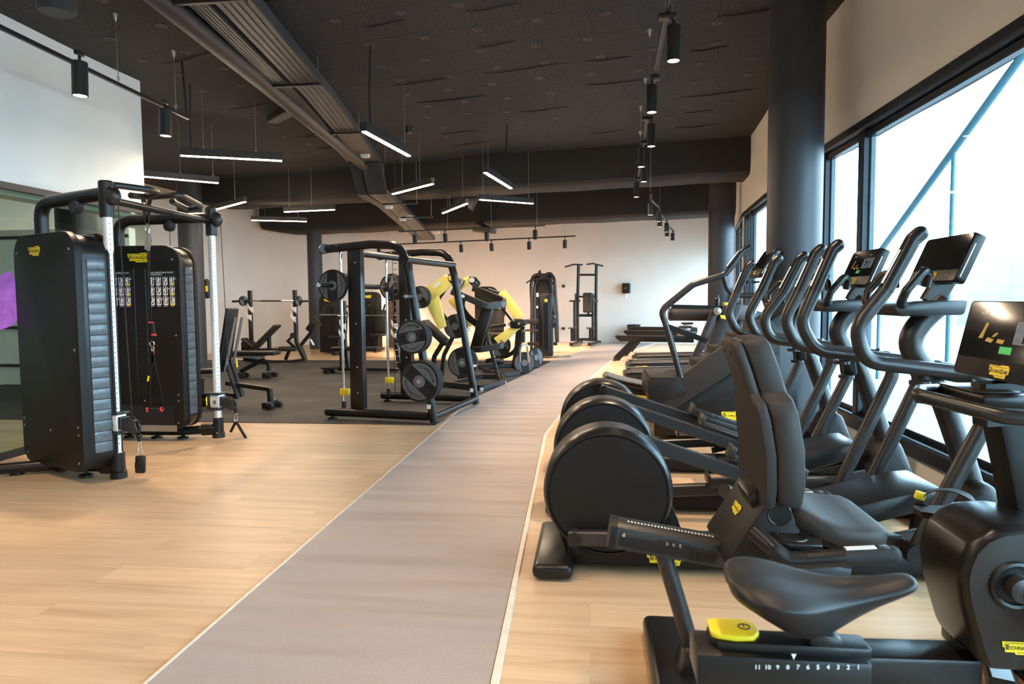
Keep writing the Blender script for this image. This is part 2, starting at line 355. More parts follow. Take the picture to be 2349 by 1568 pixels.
# ceiling: felt, hanging a little lower at the left, with pressed fixing discs and taut seams
nx, ny = 40, 64
b = MB(); vs = []
def ceil_z(x, y):
    drop = .10*max(0, min(1, (-2.2-x)/3.0))
    return ZC - drop + .018*sin(x*1.7+y*.6)*sin(y*1.25-x*.4)
for j in range(ny+1):
    for i in range(nx+1):
        x = -10.4+15.4*i/nx; y = -3.6+26.2*j/ny
        vs.append((x, y, ceil_z(x, y)))
fs = [[j*(nx+1)+i, (j+1)*(nx+1)+i, (j+1)*(nx+1)+i+1, j*(nx+1)+i+1] for j in range(ny) for i in range(nx)]
b.add(vs, fs)
ceil = struct(b.build('ceiling', 'felt', flip=False))
sk = -.19   # the felt sheets run square to the beams, slightly askew to the windows
d = MB(); sm = MB()
for row in range(22):
    for c in range(-9, 9):
        x = c*.62 + (row % 2)*.12 + random.uniform(-.04, .04); y = 2.6+row*.62 + x*sk + random.uniform(-.05, .05)
        if not (-5.2 < x < 2.3) or y > 12.3 or y < 2: continue
        z = ceil_z(x, y)-.004
        d.lathe([(.041, .004), (.041, 0), (.054, 0), (.054, .004)], (x, y, z), n=14)
        for k in range(3):
            a = k*2.1+row; d.lathe([(.016, 0), (.016, .003)], (x+.022*cos(a), y+.022*sin(a), z), n=8)
d.build('fixing_disc', mat('disc', (.058, .057, .058), .6), ceil)['kind'] = 'stuff'
for row in range(11):
    y0 = 2.9+row*.9
    for c in range(-5, 3):
        if random.random() < .35: continue
        x0 = c*1.24+random.uniform(-.2, .2); ln = random.uniform(.4, 1.1)
        P = [(x0+ln*q/6, y0+(x0+ln*q/6)*sk+.02*sin(q), ceil_z(x0+ln*q/6, y0+(x0+ln*q/6)*sk)-.004-.010*sin(pi*q/6)) for q in range(7)]
        if all(-5 < p[0] < 2.4 and p[1] < 12.4 for p in P): sm.tube(P, [.002, .006, .008, .009, .008, .006, .002], 5)
sm.build('felt_fold', 'felt', ceil)['kind'] = 'stuff'
# beams wrapped in black felt
def beam(xa, ya, xb, yb, z0, depth, round_left):
    A, B = V((xa, ya, 0)), V((xb, yb, 0)); n = 26
    sec = [(0, ZC+.1), (0, z0+.16), (.03, z0+.06), (.10, z0+.01), (.2, z0), (depth-.15, z0), (depth-.03, z0+.06), (depth, z0+.18), (depth, ZC+.1)]
    dr = (B-A).normalized(); bk = V((-dr.y, dr.x, 0)); vs = []; fs = []
    for i in range(n+1):
        p = A.lerp(B, i/n); wob = .018*sin(i*1.9)
        lift = .12*(1-i/1.5)**2 if (round_left and i < 1.5) else 0
        for k, (o, z) in enumerate(sec):
            zz = z + (lift+wob*.6 if 0 < k < 8 else 0)
            vs.append(p + bk*(o+wob) + V((0, 0, zz)))
    m_ = len(sec)
    for i in range(n):
        for k in range(m_-1): fs.append([i*m_+k, i*m_+k+1, (i+1)*m_+k+1, (i+1)*m_+k])
    fs += [list(range(m_)), [n*m_+k for k in range(m_)][::-1]]
    return MB().add(vs, fs)
struct(beam(-9.05, 14.72, 2.80, 12.40, 3.52, 1.0, True).build('ceiling_beam', 'beam_felt'))
struct(beam(-9.35, 18.75, 3.62, 16.05, 3.30, 1.1, True).build('ceiling_beam', 'beam_felt'))
# flooring
RUB = [(-9.9, 7.37), (-1.70, 7.37), (-1.625, 9.35), (-1.2, 12.2), (-.83, 15.15), (-9.9, 15.15)]
o = MB().prism([(x, y, 0) for x, y in RUB], (0, 0, .006)).build('rubber_flooring', 'gymfloor'); struct(o)
PL = [(-1.60, -2.5), (-1.615, 9.35), (-1.19, 12.2), (-.82, 15.2), (.28, 20.1), (.62, 21.35)]
PR = [(-.245, -2.5), (-.47, 6.9), (-.337, 8.37), (.014, 11.98), (.447, 15.14), (1.25, 18.6), (1.95, 21.0)]
struct(MB().prism([(x, y, 0) for x, y in PL]+[(x, y, 0) for x, y in PR[::-1]], (0, 0, .010)).build('walkway', 'walkway'))
sec = [(-.017, 0), (.017, 0), (.012, .012), (-.012, .012)]
struct(MB().sect([(x+.016, y, .001) for x, y in PR], sec).build('trim_1', 'strip'))
sec = [(-.008, 0), (.008, 0), (.006, .012), (-.006, .012)]
struct(MB().sect([(x-.006, y, .001) for x, y in PL[:2]], sec).build('trim_2', 'strip'))
struct(MB().sect([(x-.006, y, .001) for x, y in PL[3:]], sec).build('trim_3', 'strip'))
# window wall: polyline of facets, each with sill band, frame, mullions, panes, lintel
SILL, HEAD = .174, 2.95
def wall_seg(name, a, b_, z0, z1, t=.22, m='wall'):
    A, B = V((*a, 0)), V((*b_, 0)); dr = (B-A).normalized(); n = V((dr.y, -dr.x, 0))
    return struct(MB().prism([A+V((0, 0, z0)), B+V((0, 0, z0)), B+V((0, 0, z1)), A+V((0, 0, z1))], n*t).build(name, m))
def fit(u):  # Y on the first facade line seen at photo column u
    return 2.4*F_PX/(u-1353)
wn = 0
def window(a, b_, cuts):
    """one framed window between two floor points; cuts are distances of mullions from a"""
    global wn; wn += 1
    A, B = V((*a, 0)), V((*b_, 0)); dr = (B-A).normalized(); n = V((dr.y, -dr.x, 0)); Lg = (B-A).length
    root = thing('window_%d' % wn, 'window', 'window', A); root['kind'] = 'structure'
    for k in ('label', 'category'): del root[k]
    f = MB(); off = n*.06
    f.bar(A+off+V((0, 0, HEAD-.045)), B+off+V((0, 0, HEAD-.045)), .16, .09); f.bar(A+off+V((0, 0, SILL+.075)), B+off+V((0, 0, SILL+.075)), .16, .13)
    f.bar(A+off+n*.02+V((0, 0, HEAD-.12)), B+off+n*.02+V((0, 0, HEAD-.12)), .07, .06); f.bar(A+off+n*.03+V((0, 0, SILL+.16)), B+off+n*.03+V((0, 0, SILL+.16)), .07, .05)
    f.build('window_frame', 'frame', root)
    for c in [.035]+list(cuts)+[Lg-.035]:
        p = A+off+dr*c
        mu = MB().bar(p+V((0, 0, SILL+.13)), p+V((0, 0, HEAD-.08)), .09, .11, up=dr).build('mullion', 'frame', root)
        for sgn in (-1, 1):
            q = p+n*.04+dr*(sgn*.06)
            MB().bar(q+V((0, 0, SILL+.18)), q+V((0, 0, HEAD-.14)), .045, .035, up=dr).build('pane_frame', 'frame_lit', mu)
    cs = [.035]+list(cuts)+[Lg-.035]
    for i in range(len(cs)-1):
        p, q = A+off+n*.045+dr*(cs[i]+.05), A+off+n*.045+dr*(cs[i+1]-.05)
        MB().prism([p+V((0, 0, SILL+.16)), q+V((0, 0, SILL+.16)), q+V((0, 0, HEAD-.13)), p+V((0, 0, HEAD-.13))], n*.008).build('pane', 'glass', root)
    return root
yA = 7.60
window((2.4, -3.2), (2.4, yA), [3.2+6.56, 3.2+2.1, 1.6])
def onB(t): return (2.4+.43*t, 7.65+5.6*t)
window(onB(.12), onB(.985), [onB(.12)[1]*0+2.35, 4.2])
window((2.855, 13.4), (3.28, 16.1), [1.0])
window((3.40, 16.75), (4.08, 20.25), [2.0])
for i in range(4):
    wall_seg('wall_right', WALL_R[i], WALL_R[i+1], 0, SILL); wall_seg('wall_right', WALL_R[i], WALL_R[i+1], HEAD, ZC+.15)
def pier(a, b_): wall_seg('wall_right', a, b_, SILL, HEAD)
pier((2.4, yA), (2.4, 7.65)); pier((2.4, 7.65), onB(.12)); pier(onB(.985), (2.855, 13.4)); pier((3.28, 16.1), (3.40, 16.75)); pier((4.08, 20.25), (4.15, 20.6)); pier((2.4, -3.5), (2.4, -3.2))
b = MB(); n = len(WALL_B)
pts = WALL_B[:2]+[tuple(p)[:2] for p in spline([V((*p, 0)) for p in WALL_B[1:6]], 6)][1:]+WALL_B[6:]
b.add([(x, y, 0) for x, y in pts]+[(x, y, ZC+.15) for x, y in pts], [[i, i+1, len(pts)+i+1, len(pts)+i] for i in range(len(pts)-1)])
struct(b.build('wall_back', 'wall', ang=60))
wall_seg('wall_front', (2.4, -3.5), (-10.1, -3.5), 0, ZC+.15, -.2)
# left: white wall above a framed glass partition
GX, WX = -5.2, -5.42
GY1 = atx(327, 330, WX).y
struct(MB().box((WX-.12, (GY1-3.5)/2, (2.40+ZC+.1)/2), (.24, GY1+3.5, ZC+.1-2.40)).build('wall_left', 'wall_white'))
gp = thing('glass_partition', 'tall glass partition in a thin black frame under the white left wall', 'partition', (GX, 2.4, 0))
f = MB(); f.box((GX, (GY1-3.4)/2-.1, 2.44), (.06, GY1+3.2, .06)); f.box((GX, (GY1-3.4)/2-.1, .03), (.06, GY1+3.2, .06))
f.build('frame', 'blackpaint', gp)
ys = [-3.3, -1.6, .1, 1.8, 3.55, 5.36, 7.0, GY1-.25]
for i in range(len(ys)-1):
    MB().box((GX, (ys[i]+ys[i+1])/2, 1.235), (.012, ys[i+1]-ys[i]-.008, 2.35)).build('pane', 'partition_glass', gp)
struct(MB().box(((GX+WX-.12)/2, (GY1-3.5)/2, 2.49), (.34, GY1+3.5, .06)).build('trim_4', 'wall_white'))
# the studio behind the glass: end wall with rails and a purple figure
struct(MB().box((-8.8, 10.6, 1.3), (2.6, .16, 2.6)).build('wall_studio', 'wall_white'))
for z in (2.47, .97, .33):
    struct(MB().box((-8.8, 10.50, z), (2.6, .03, .05)).build('trim_5', 'blackpaint'))
def decal(px, m, lab):
    q = spline([atx(u, v, GX+.009) for u, v in px], 4, closed=True)
    return tag(MB().prism(q, (.002, 0, 0)).build('glass_decal', m), lab, 'decal')
decal([(-60, 700), (-30, 650), (0, 632), (22, 622), (36, 650), (40, 700), (36, 738), (0, 756), (-50, 760)], 'purple', 'purple figure sticker on the glass at the left edge, beside the near tower')
decal([(222, 555), (236, 530), (262, 528), (282, 552), (290, 640), (288, 760), (272, 850), (254, 780), (230, 650)], 'purple_dark', 'violet figure sticker on the glass between the two towers of the cable machine')
# columns
def column(x, y, r, z1=ZC+.05):
    return struct(MB().lathe([(r, 0), (r, z1)], (x, y, 0), n=48).build('column', 'column'))
column(1.965, 6.95, .252); column(2.637, 14.3, .2525); pc = aty(443, 700, 14.1); column(pc.x, 14.1, .25); pc = aty(725, 700, 18.8); column(pc.x, 18.8, .205); pc = aty(181, 600, 9.15); column(pc.x, 9.15, .27)
# outside: pale paving, pale buildings, a steel brace over the terrace
b = MB(); b.add([(2.64, -30, -.06), (90, -30, -.06), (90, 130, -.06), (2.64, 130, -.06)], [[0, 1, 2, 3]])
struct(b.build('pavement', 'concrete', flip=False))
def block(u0, u1, v, X, lab):
    y0, y1 = atx(u1, v, X).y, atx(u0, v, X).y; z = atx((u0+u1)/2, v, X).z
    return tag(MB().box((X+2.5, (y0+y1)/2, z/2-.03), (5, y1-y0, z+.06), None, .03).build('building', 'facade'), lab, 'building')
block(2328, 2480, 497, 17.0, 'tall pale building at the right edge beyond the window')
block(2245, 2330, 576, 17.2, 'lower pale building step left of the tall one beyond the window')
block(2196, 2247, 646, 17.4, 'lowest pale building step farthest along outside the window')
def ax5(u, v): return atx(u, v, 5.0)
br = thing('steel_brace', 'slanting steel brace on a thin post outside the window', 'brace', (5, 9.4, -.06))
p0, p1 = ax5(2018, 578), ax5(2349, 122); p1 = p1+(p1-p0)*.8
MB().rod(p0, p1, .05).build('strut', 'outsteel', br)
p = ax5(2188, 350)
MB().rod((5, p.y, -.06), (5, p.y, p.z), .03).build('post', 'outsteel', br)
MB().rod((5, ax5(2020, 578).y, -.06), ax5(2020, 578), .03).build('post', 'outsteel', br)
MB().rod(p1-V((0, 0, .02)), (5, p1.y, -.06), .035).build('post', 'outsteel', br)
# ================================================================ DAYLIGHT
W = bpy.data.worlds.new('world'); SC.world = W; W.use_nodes = True
bg = W.node_tree.nodes['Background']; bg.inputs['Color'].default_value = (.55, .78, 1.0, 1); bg.inputs['Strength'].default_value = 6.4
SC.view_settings.view_transform = 'Standard'; SC.view_settings.look = 'None'; SC.view_settings.gamma = 1; SC.view_settings.use_curve_mapping = False
SC.view_settings.exposure = 1.48
SC.cycles.max_bounces = 10; SC.cycles.diffuse_bounces = 6; SC.cycles.glossy_bounces = 4; SC.cycles.transparent_max_bounces = 12; SC.cycles.sample_clamp_indirect = 6.0
# ================================================================ CEILING SERVICES AND LAMPS
def lamp_spot(loc, dirv, power, size=radians(75), blend=.6, col=(1, .72, .47), r=.045):
    l = bpy.data.lights.new('spot_beam', 'SPOT'); l.energy = power*2.1; l.spot_size = size; l.spot_blend = blend; l.color = col; l.shadow_soft_size = r
    o = bpy.data.objects.new('spot_beam', l); COL.objects.link(o); o.location = loc
    o.rotation_euler = V(dirv).to_track_quat('-Z', 'Y').to_euler(); return o
ZP = 3.2
def pendant(u0, v0, u1, v1, label, wires=(.2, .8), cable=None, rod=None):
    a, b_ = fl(u0, v0, ZP), fl(u1, v1, ZP); d = (b_-a).normalized(); c = (a+b_)/2
    r = thing('linear_pendant_light', label, 'pendant light', (c.x, c.y, ZP), 0, 'black linear pendant lights')
    L = (b_-a).length
    hs = MB().bar(a-d*.012+V((0, 0, .052)), b_+d*.012+V((0, 0, .052)), .062, .095, bev=.06).build('housing', 'fixture', r)
    MB().bar(a+V((0, 0, .001)), b_+V((0, 0, .001)), .048, .012).build('diffuser', 'lamp_warm', hs)
    for t in wires:
        p = a.lerp(b_, t)+V((0, 0, .1)); MB().rod(p, (p.x, p.y, ceil_z(p.x, p.y)), .0035, 6).rod(p, p+V((0, 0, .03)), .009, 8).build('suspension_wire', 'steel', r)
    if cable is not None:
        p = a.lerp(b_, cable)+V((0, 0, .1)); MB().tube([p, p+V((.0, 0, .35)), (p.x+.02, p.y, ceil_z(p.x, p.y))], .011, 8).build('power_cable', 'gunmetal', r)
    return r
pendant(415, 357, 646, 369, 'long glowing bar lamp nearest the left wall, above the cable machine uprights', (.22, .74), .1)
pendant(262, 399, 500, 420, 'glowing bar lamp partly hidden behind the white left wall corner', (.62, .95), None)
pendant(478, 485, 562, 463, 'short slanted bar lamp just right of the far cable machine upright', (.75,))
pendant(577, 505, 703, 508, 'bar lamp hanging low in front of the far black soffit, lowest of the left group', (.12, .85), .24)
pendant(653, 486, 767, 481, 'bar lamp above and right of the lowest left one, near the soffit', (.1, .55))
pendant(835, 302, 938, 358, 'bright slanted bar lamp hanging right beside the cable tray', (.9,), .12)
pendant(902, 445, 992, 422, 'bar lamp slanting up to the right where the cable tray dips', (.25, .7), .05)
pendant(1016, 489, 1071, 467, 'small slanted bar lamp beside the black ceiling speakers', (.3, .85))
pendant(1101, 458, 1222, 467, 'bar lamp hanging nearly level, right of the ceiling speakers', (.06, .92))
pendant(1113, 396, 1172, 432, 'slanted bar lamp closest to the window side, in front of the first beam', (.1,), .8)
def added_pendant(a, b_):  # unseen bar lamp, added to brighten the foreground
    a, b_ = V(a), V(b_); d = (b_-a).normalized(); c = (a+b_)/2
    r = thing('linear_pendant_light', 'added black linear bar lamp overhead beside the camera, out of the picture', 'pendant light', c, 0, 'added bar lamps out of the picture')
    hs = MB().bar(a-d*.012+V((0, 0, .052)), b_+d*.012+V((0, 0, .052)), .062, .095, bev=.06).build('housing', 'fixture', r)
    MB().bar(a+V((0, 0, .001)), b_+V((0, 0, .001)), .048, .012).build('diffuser', 'lamp_warm', hs)
    for t in (.2, .8):
        p = a.lerp(b_, t)+V((0, 0, .1)); MB().rod(p, (p.x, p.y, ceil_z(p.x, p.y)), .0035, 6).build('suspension_wire', 'steel', r)
added_pendant((-2.6, 1.2, ZP), (-1.4, 1.5, ZP)); added_pendant((-1.5, 2.9, ZP), (-.5, 2.4, ZP)); added_pendant((-3.4, -.4, ZP), (-2.4, -.8, ZP))
# spotlights on tracks
def spot(pt, z0, h, r, label, power, tilt=(0, 0), group='black track spotlights', ztrack=None, side=0):
    x, y = pt
    t = thing('track_spotlight', label, 'spotlight', (x, y, z0), 0, group)
    tv = V((tilt[0], tilt[1], 1)).normalized(); base = V((x, y, z0))
    cn = MB().lathe([(r*.86, .012), (r*.86, 0), (r, 0), (r, h), (r*.9, h+.004)], base, tv, 24).build('can', 'blackpaint', t)
    MB().lathe([(.001, .011), (r*.84, .011)], base, tv, 24).build('lens', 'lamp_spot', cn)
    top = base+tv*h
    b = MB().rod(top, top+tv*.045, .012, 10); zt = ztrack if ztrack else top.z+.09
    b.box((top.x-side, top.y, zt-.03), (.03+2*abs(side), .09, .035), bev=.006); b.rod(top+tv*.04, (top.x-side, top.y, zt-.03), .009, 8)
    b.build('mount', 'blackpaint', t)
    if power: lamp_spot(base-tv*.02, -tv, power)
    return t
def track(pts, label, wires, zoff=.02):
    c = V(pts[0]); t = thing('lighting_track', label, 'lighting track', c, 0, None)
    MB().path([V(p) for p in pts], .036, .034).build('rail', 'blackpaint', t)
    for q in wires:
        q = V(q); zc = ceil_z(q.x, q.y) - (.0 if q.y < 12 else 0)
        MB().rod(q, (q.x, q.y, zc), .004, 6).lathe([(.006, -.075), (.03, -.004), (.03, 0)], (q.x, q.y, zc), n=12).ring(q+V((0, 0, .05)), .02, .003, (1, 0, 0), 14, 5).build('suspension_wire', 'steel', t)
    return t
# window-side track: kinked run of short rails
ZT = 3.56
RS = [(1545, 140, 0), (1495, 258, 0), (1494, 336, 0), (1471, 383, 0), (1477, 417, 0), (1460, 452, 0)]
nm = ['nearest the camera', 'second from the camera', 'third from the camera', 'fourth from the camera', 'fifth from the camera', 'last before the gap']
rp = []
for i, (u, v, _) in enumerate(RS):
    p = fl(u, v, 3.2); rp.append(p); s_ = (.05 if i in (0, 2, 4) else -.03)
    spot((p.x, p.y), 3.2, .26, .052, 'black spotlight on the window side track, %s' % nm[i], 62, ztrack=ZT, side=s_)
trk = [(.52, .2, ZT), (.60, 3.4, ZT)]+[(p.x-(.05 if i in (0, 2, 4) else -.03), p.y, ZT) for i, p in enumerate(rp)]+[(.90, 13.2, ZT)]
track(trk, 'black lighting track running towards the back wall on the window side', [(.60, 3.9, ZT), (.6, 5.7, ZT), (.62, 7.4, ZT), (.70, 9.0, ZT), (.74, 10.3, ZT), (.85, 11.9, ZT)])
for y in (3.7, 2.2, .8):  # unseen spots added on this track as extra foreground light
    spot((.58, y), 3.2, .26, .052, 'added black spotlight on the window side track overhead, out of the picture', 16, ztrack=ZT, group='added track spotlights out of the picture')
# the run beyond the beam bends towards the windows
FS = [(1492, 493), (1511, 508), (1513, 520), (1529, 532), (1530, 543), (1543, 552)]
nm = ['first', 'second', 'third', 'fourth', 'fifth', 'sixth and farthest']
fp = []
for i, (u, v) in enumerate(FS):
    p = fl(u, v, 2.86); fp.append(p)
    spot((p.x, p.y), 2.86, .20, .05, 'small black spotlight on the bent far track, %s along it' % nm[i], 60, ztrack=3.14)
track([(fp[0].x-.05, fp[0].y-.7, 3.14)]+[(p.x, p.y, 3.14) for p in fp]+[(fp[-1].x+.1, fp[-1].y+.5, 3.14)], 'bent black lighting track beyond the beam near the far windows', [(fp[0].x, fp[0].y, 3.14), (fp[2].x, fp[2].y, 3.14), (fp[5].x, fp[5].y+.2, 3.14)])
# left track along the glass partition
la, lb = fl(0, 62, 3.45), fl(432, 271, 3.45); d = (lb-la).normalized()
l0 = la-d*5.0
sp = [(184, 220, 'large black spotlight on the left track in front of the white wall'), (380, 312, 'black spotlight at the far end of the left track, against the dark ceiling')]
for u, v, lab in sp:
    p = fl(u, v, 3.08); spot((p.x, p.y), 3.08, .27, .06, lab, 20 if u > 300 else 45, ztrack=3.45, tilt=(.03, .0))
for k, tl in ((.9, -.30), (2.3, -.55), (3.8, -.15)):  # more added spots out of view, tilted to light the near floor
    p = la-d*k; spot((p.x, p.y), 3.08, .27, .06, 'added black spotlight on the left track beside the camera, out of the picture', 25, ztrack=3.45, tilt=(tl, .0), group='added track spotlights out of the picture')
w1, w2 = fl(272, 192, 3.45), fl(404, 255, 3.45)
track([l0, lb], 'black lighting track slanting along the top of the left wall', [w1, w2, la-d*2])
MB().rod(lb+V((-.02, 0, .02)), (lb.x-.05, lb.y, ceil_z(lb.x, lb.y)), .013, 8).build('conduit', 'gunmetal', bpy.data.objects['lighting_track.002'] if 'lighting_track.002' in bpy.data.objects else None)
# two tracks across the back of the room
def back_track(uv0, uv1, spots, labs, label, z):
    a, b_ = fl(*uv0, z), fl(*uv1, z)
    for (u, ), lab in zip(spots, labs):
        t = (u-uv0[0])/(uv1[0]-uv0[0]); p = fl(u, uv0[1]+(uv1[1]-uv0[1])*t, z)
        spot((p.x, p.y), z-.30, .20, .055, lab, 125, ztrack=z, tilt=(0, -.32))
    track([a, b_], label, [a.lerp(b_, q) for q in (.05, .35, .65, .95)])
back_track((915, 531), (1250, 517), [(952,), (1022,), (1117,), (1228,)], ['spotlight on the upper back track, behind the smith machine top rail', 'spotlight on the upper back track, just right of the smith machine', 'spotlight on the upper back track in front of the air duct', 'spotlight at the right end of the upper back track'], 'upper of two black lighting tracks across the back of the room', 3.06)
back_track((868, 562), (1320, 541), [(870,), (1058,), (1128,), (1214,), (1296,)], ['spotlight on the lower back track, seen through the smith machine frame', 'spotlight on the lower back track above the yellow machines, left', 'spotlight on the lower back track above the yellow machines, right', 'spotlight on the lower back track above the pulldown machine', 'spotlight at the right end of the lower back track'], 'lower of two black lighting tracks across the back of the room', 3.02)
# cable trays: two ribbed trays side by side on hanger bars, dipping under the beam
ZTR = 3.86
def tray(name, label, off0, w, grp):
    R0 = [(-2.40, 2.6), (-2.76, 5.61), (-3.095, 8.13), (-3.80, 12.55)]
    pts = []
    for x, y in R0: pts.append(V((x-off0-w/2, y, ZTR)))
    pts[-1] = V((-3.79-off0-w/2, 12.3, ZTR))
    pts += [V((-3.86-off0-w/2, 12.85, 3.40)), V((-3.95-off0*.9-w/2, 14.3, 3.36)), V((-4.52-off0*.9-w/2, 19.9, 3.12))]
    t = thing(name, label, 'cable tray', pts[0], 0, grp)
    h = .10; sec = [(-w/2, 0), (w/2, 0), (w/2, h), (w/2-.006, h), (w/2-.006, .006), (-w/2+.006, .006), (-w/2+.006, h), (-w/2, h)]
    MB().sect(pts, sec).build('channel', 'tray', t)
    rb = MB()
    for k in range(5):
        o = -w/2+w*(k+.5)/5; rb.sect([p+V((o, 0, -.004)) for p in pts], [(-w*.06, -.003), (w*.06, -.003), (w*.05, .005), (-w*.05, .005)])
    rb.build('rib', 'tray', t)
    return pts
tp = tray('cable_tray', 'wide ribbed grey cable tray running away under the ceiling', 0, .34, 'grey cable trays')
tray('cable_tray', 'narrow grey cable tray beside the wide one on the left', .40, .17, 'grey cable trays')
for i, (u, v) in enumerate([(470, 4), (666, 196), (774, 306), (843, 374), (919, 467), (956, 498)]):
    z = ZTR-.03 if i < 4 else 3.30-.10*(i-4)
    p = fl(u, v, z); h = thing('tray_hanger', 'black hanger bar under the cable trays, %s from the camera' % ['first', 'second', 'third', 'fourth', 'fifth', 'sixth'][i], 'hanger', p, 0, 'cable tray hangers')
    MB().bar(p+V((-.36, 0, 0)), p+V((.36, 0, 0)), .045, .03).build('crossbar', 'gunmetal', h)
    for sx in (-.33, .33): MB().rod(p+V((sx, 0, 0)), (p.x+sx, p.y, ZC-.02), .005, 6).build('rod', 'steel', h)
# dark trunking pipe left of the trays and a short branch duct
q = [fl(352, 0, 3.80)-V((-.2, 1.5, 0)), fl(352, 0, 3.80), fl(560, 165, 3.80), fl(838, 388, 3.80)]
q = [V((p.x, p.y, 3.86)) for p in q]
tag(MB().tube(q, .10, 20).build('duct_pipe', 'trunk'), 'thick dark round pipe running beside the cable trays', 'pipe')
a, b_ = fl(625, 275, 4.0), fl(672, 250, 4.0)
tag(MB().bar(a, b_, .16, .10).build('branch_duct', 'trunk'), 'short flat duct branching from the dark pipe to the left', 'duct')
a = fl(134, 0, 3.9)
tag(MB().lathe([(.13, 0), (.15, .03), (.15, .3)], fl(130, 30, 3.82), (0, 0, 1), 28).build('pipe_stub', 'trunk'), 'round dark pipe stub hanging from the ceiling at top left', 'pipe')
t = thing('air_duct', 'grey round air duct poking out under the far beam', 'duct', fl(1105, 523, 3.2))
a, b_ = aty(1083, 512, 17.3), aty(1138, 529, 17.3)
MB().tube([aty(1085, 526, 17.2), aty(1138, 531, 17.2)], .065, 18).build('round_duct', 'tray', t); MB().bar(aty(1092, 510, 17.6), aty(1132, 528, 17.0), .16, .06).build('flat_duct', 'tray', t)
# emergency lamps on the trays
for u, v, z, lab in [(838, 356, 3.84, 'white emergency lamp box under the wide tray, nearest'), (892, 474, 3.26, 'white emergency lamp under the narrow tray after the dip'), (924, 502, 3.2, 'white emergency lamp under the narrow tray, farther one of a pair'), (940, 497, 3.24, 'white emergency lamp under the wide tray beside its pair'), (1002, 532, 3.1, 'white emergency lamp at the far end of the trays')]:
    p = fl(u, v, z); t = thing('emergency_light', lab, 'emergency light', p, 0, 'white emergency lamps')
    lb = MB().box(p, (.15, .10, .05), bev=.012).build('lamp_body', 'plastic_white', t); MB().box(p-V((0, 0, .03)), (.13, .085, .02), bev=.008).build('cover', 'white', lb)
# speakers and sensors
p = fl(1075, 460, 3.45)
t = thing('ceiling_speaker', 'pair of black loudspeakers hanging from a pole behind a bar lamp', 'speaker', p)
MB().rod((p.x-.08, p.y, 3.55), (p.x-.08, p.y, ZC), .018, 8).build('pole', 'blackpaint', t)
MB().prism([p+V((-.36, 0, .1)), p+V((-.1, 0, .16)), p+V((-.1, 0, -.12)), p+V((-.25, 0, -.08))], (0, .18, 0), .02).build('cabinet', 'blackpaint', t)
MB().prism([p+V((-.02, 0, .14)), p+V((.22, 0, .1)), p+V((.06, 0, -.2)), p+V((-.02, 0, -.15))], (0, .18, 0), .02).build('cabinet', 'blackpaint', t)
MB().bar(p+V((.24, -.02, .09)), p+V((.07, -.02, -.22)), .03, .03).build('grille', 'gunmetal', t)
for u, v, lab in [(938, 300, 'small round sensor on the ceiling beside the slanted lamp'), (373, 345, 'small round sensor under the ceiling behind the left bar lamps')]:
    p = fl(u, v, ZC-.06); t = thing('ceiling_sensor', lab, 'sensor', p); MB().lathe([(.001, -.05), (.05, -.035), (.06, 0), (.06, .04)], p, n=20).build('sensor_head', 'gunmetal', t); MB().lathe([(.09, .04), (.09, .06)], p, n=20).build('mount_plate', 'fixture', t)
MATS['lamp_warm'].node_tree.nodes['Principled BSDF'].inputs['Emission Strength'].default_value = 75
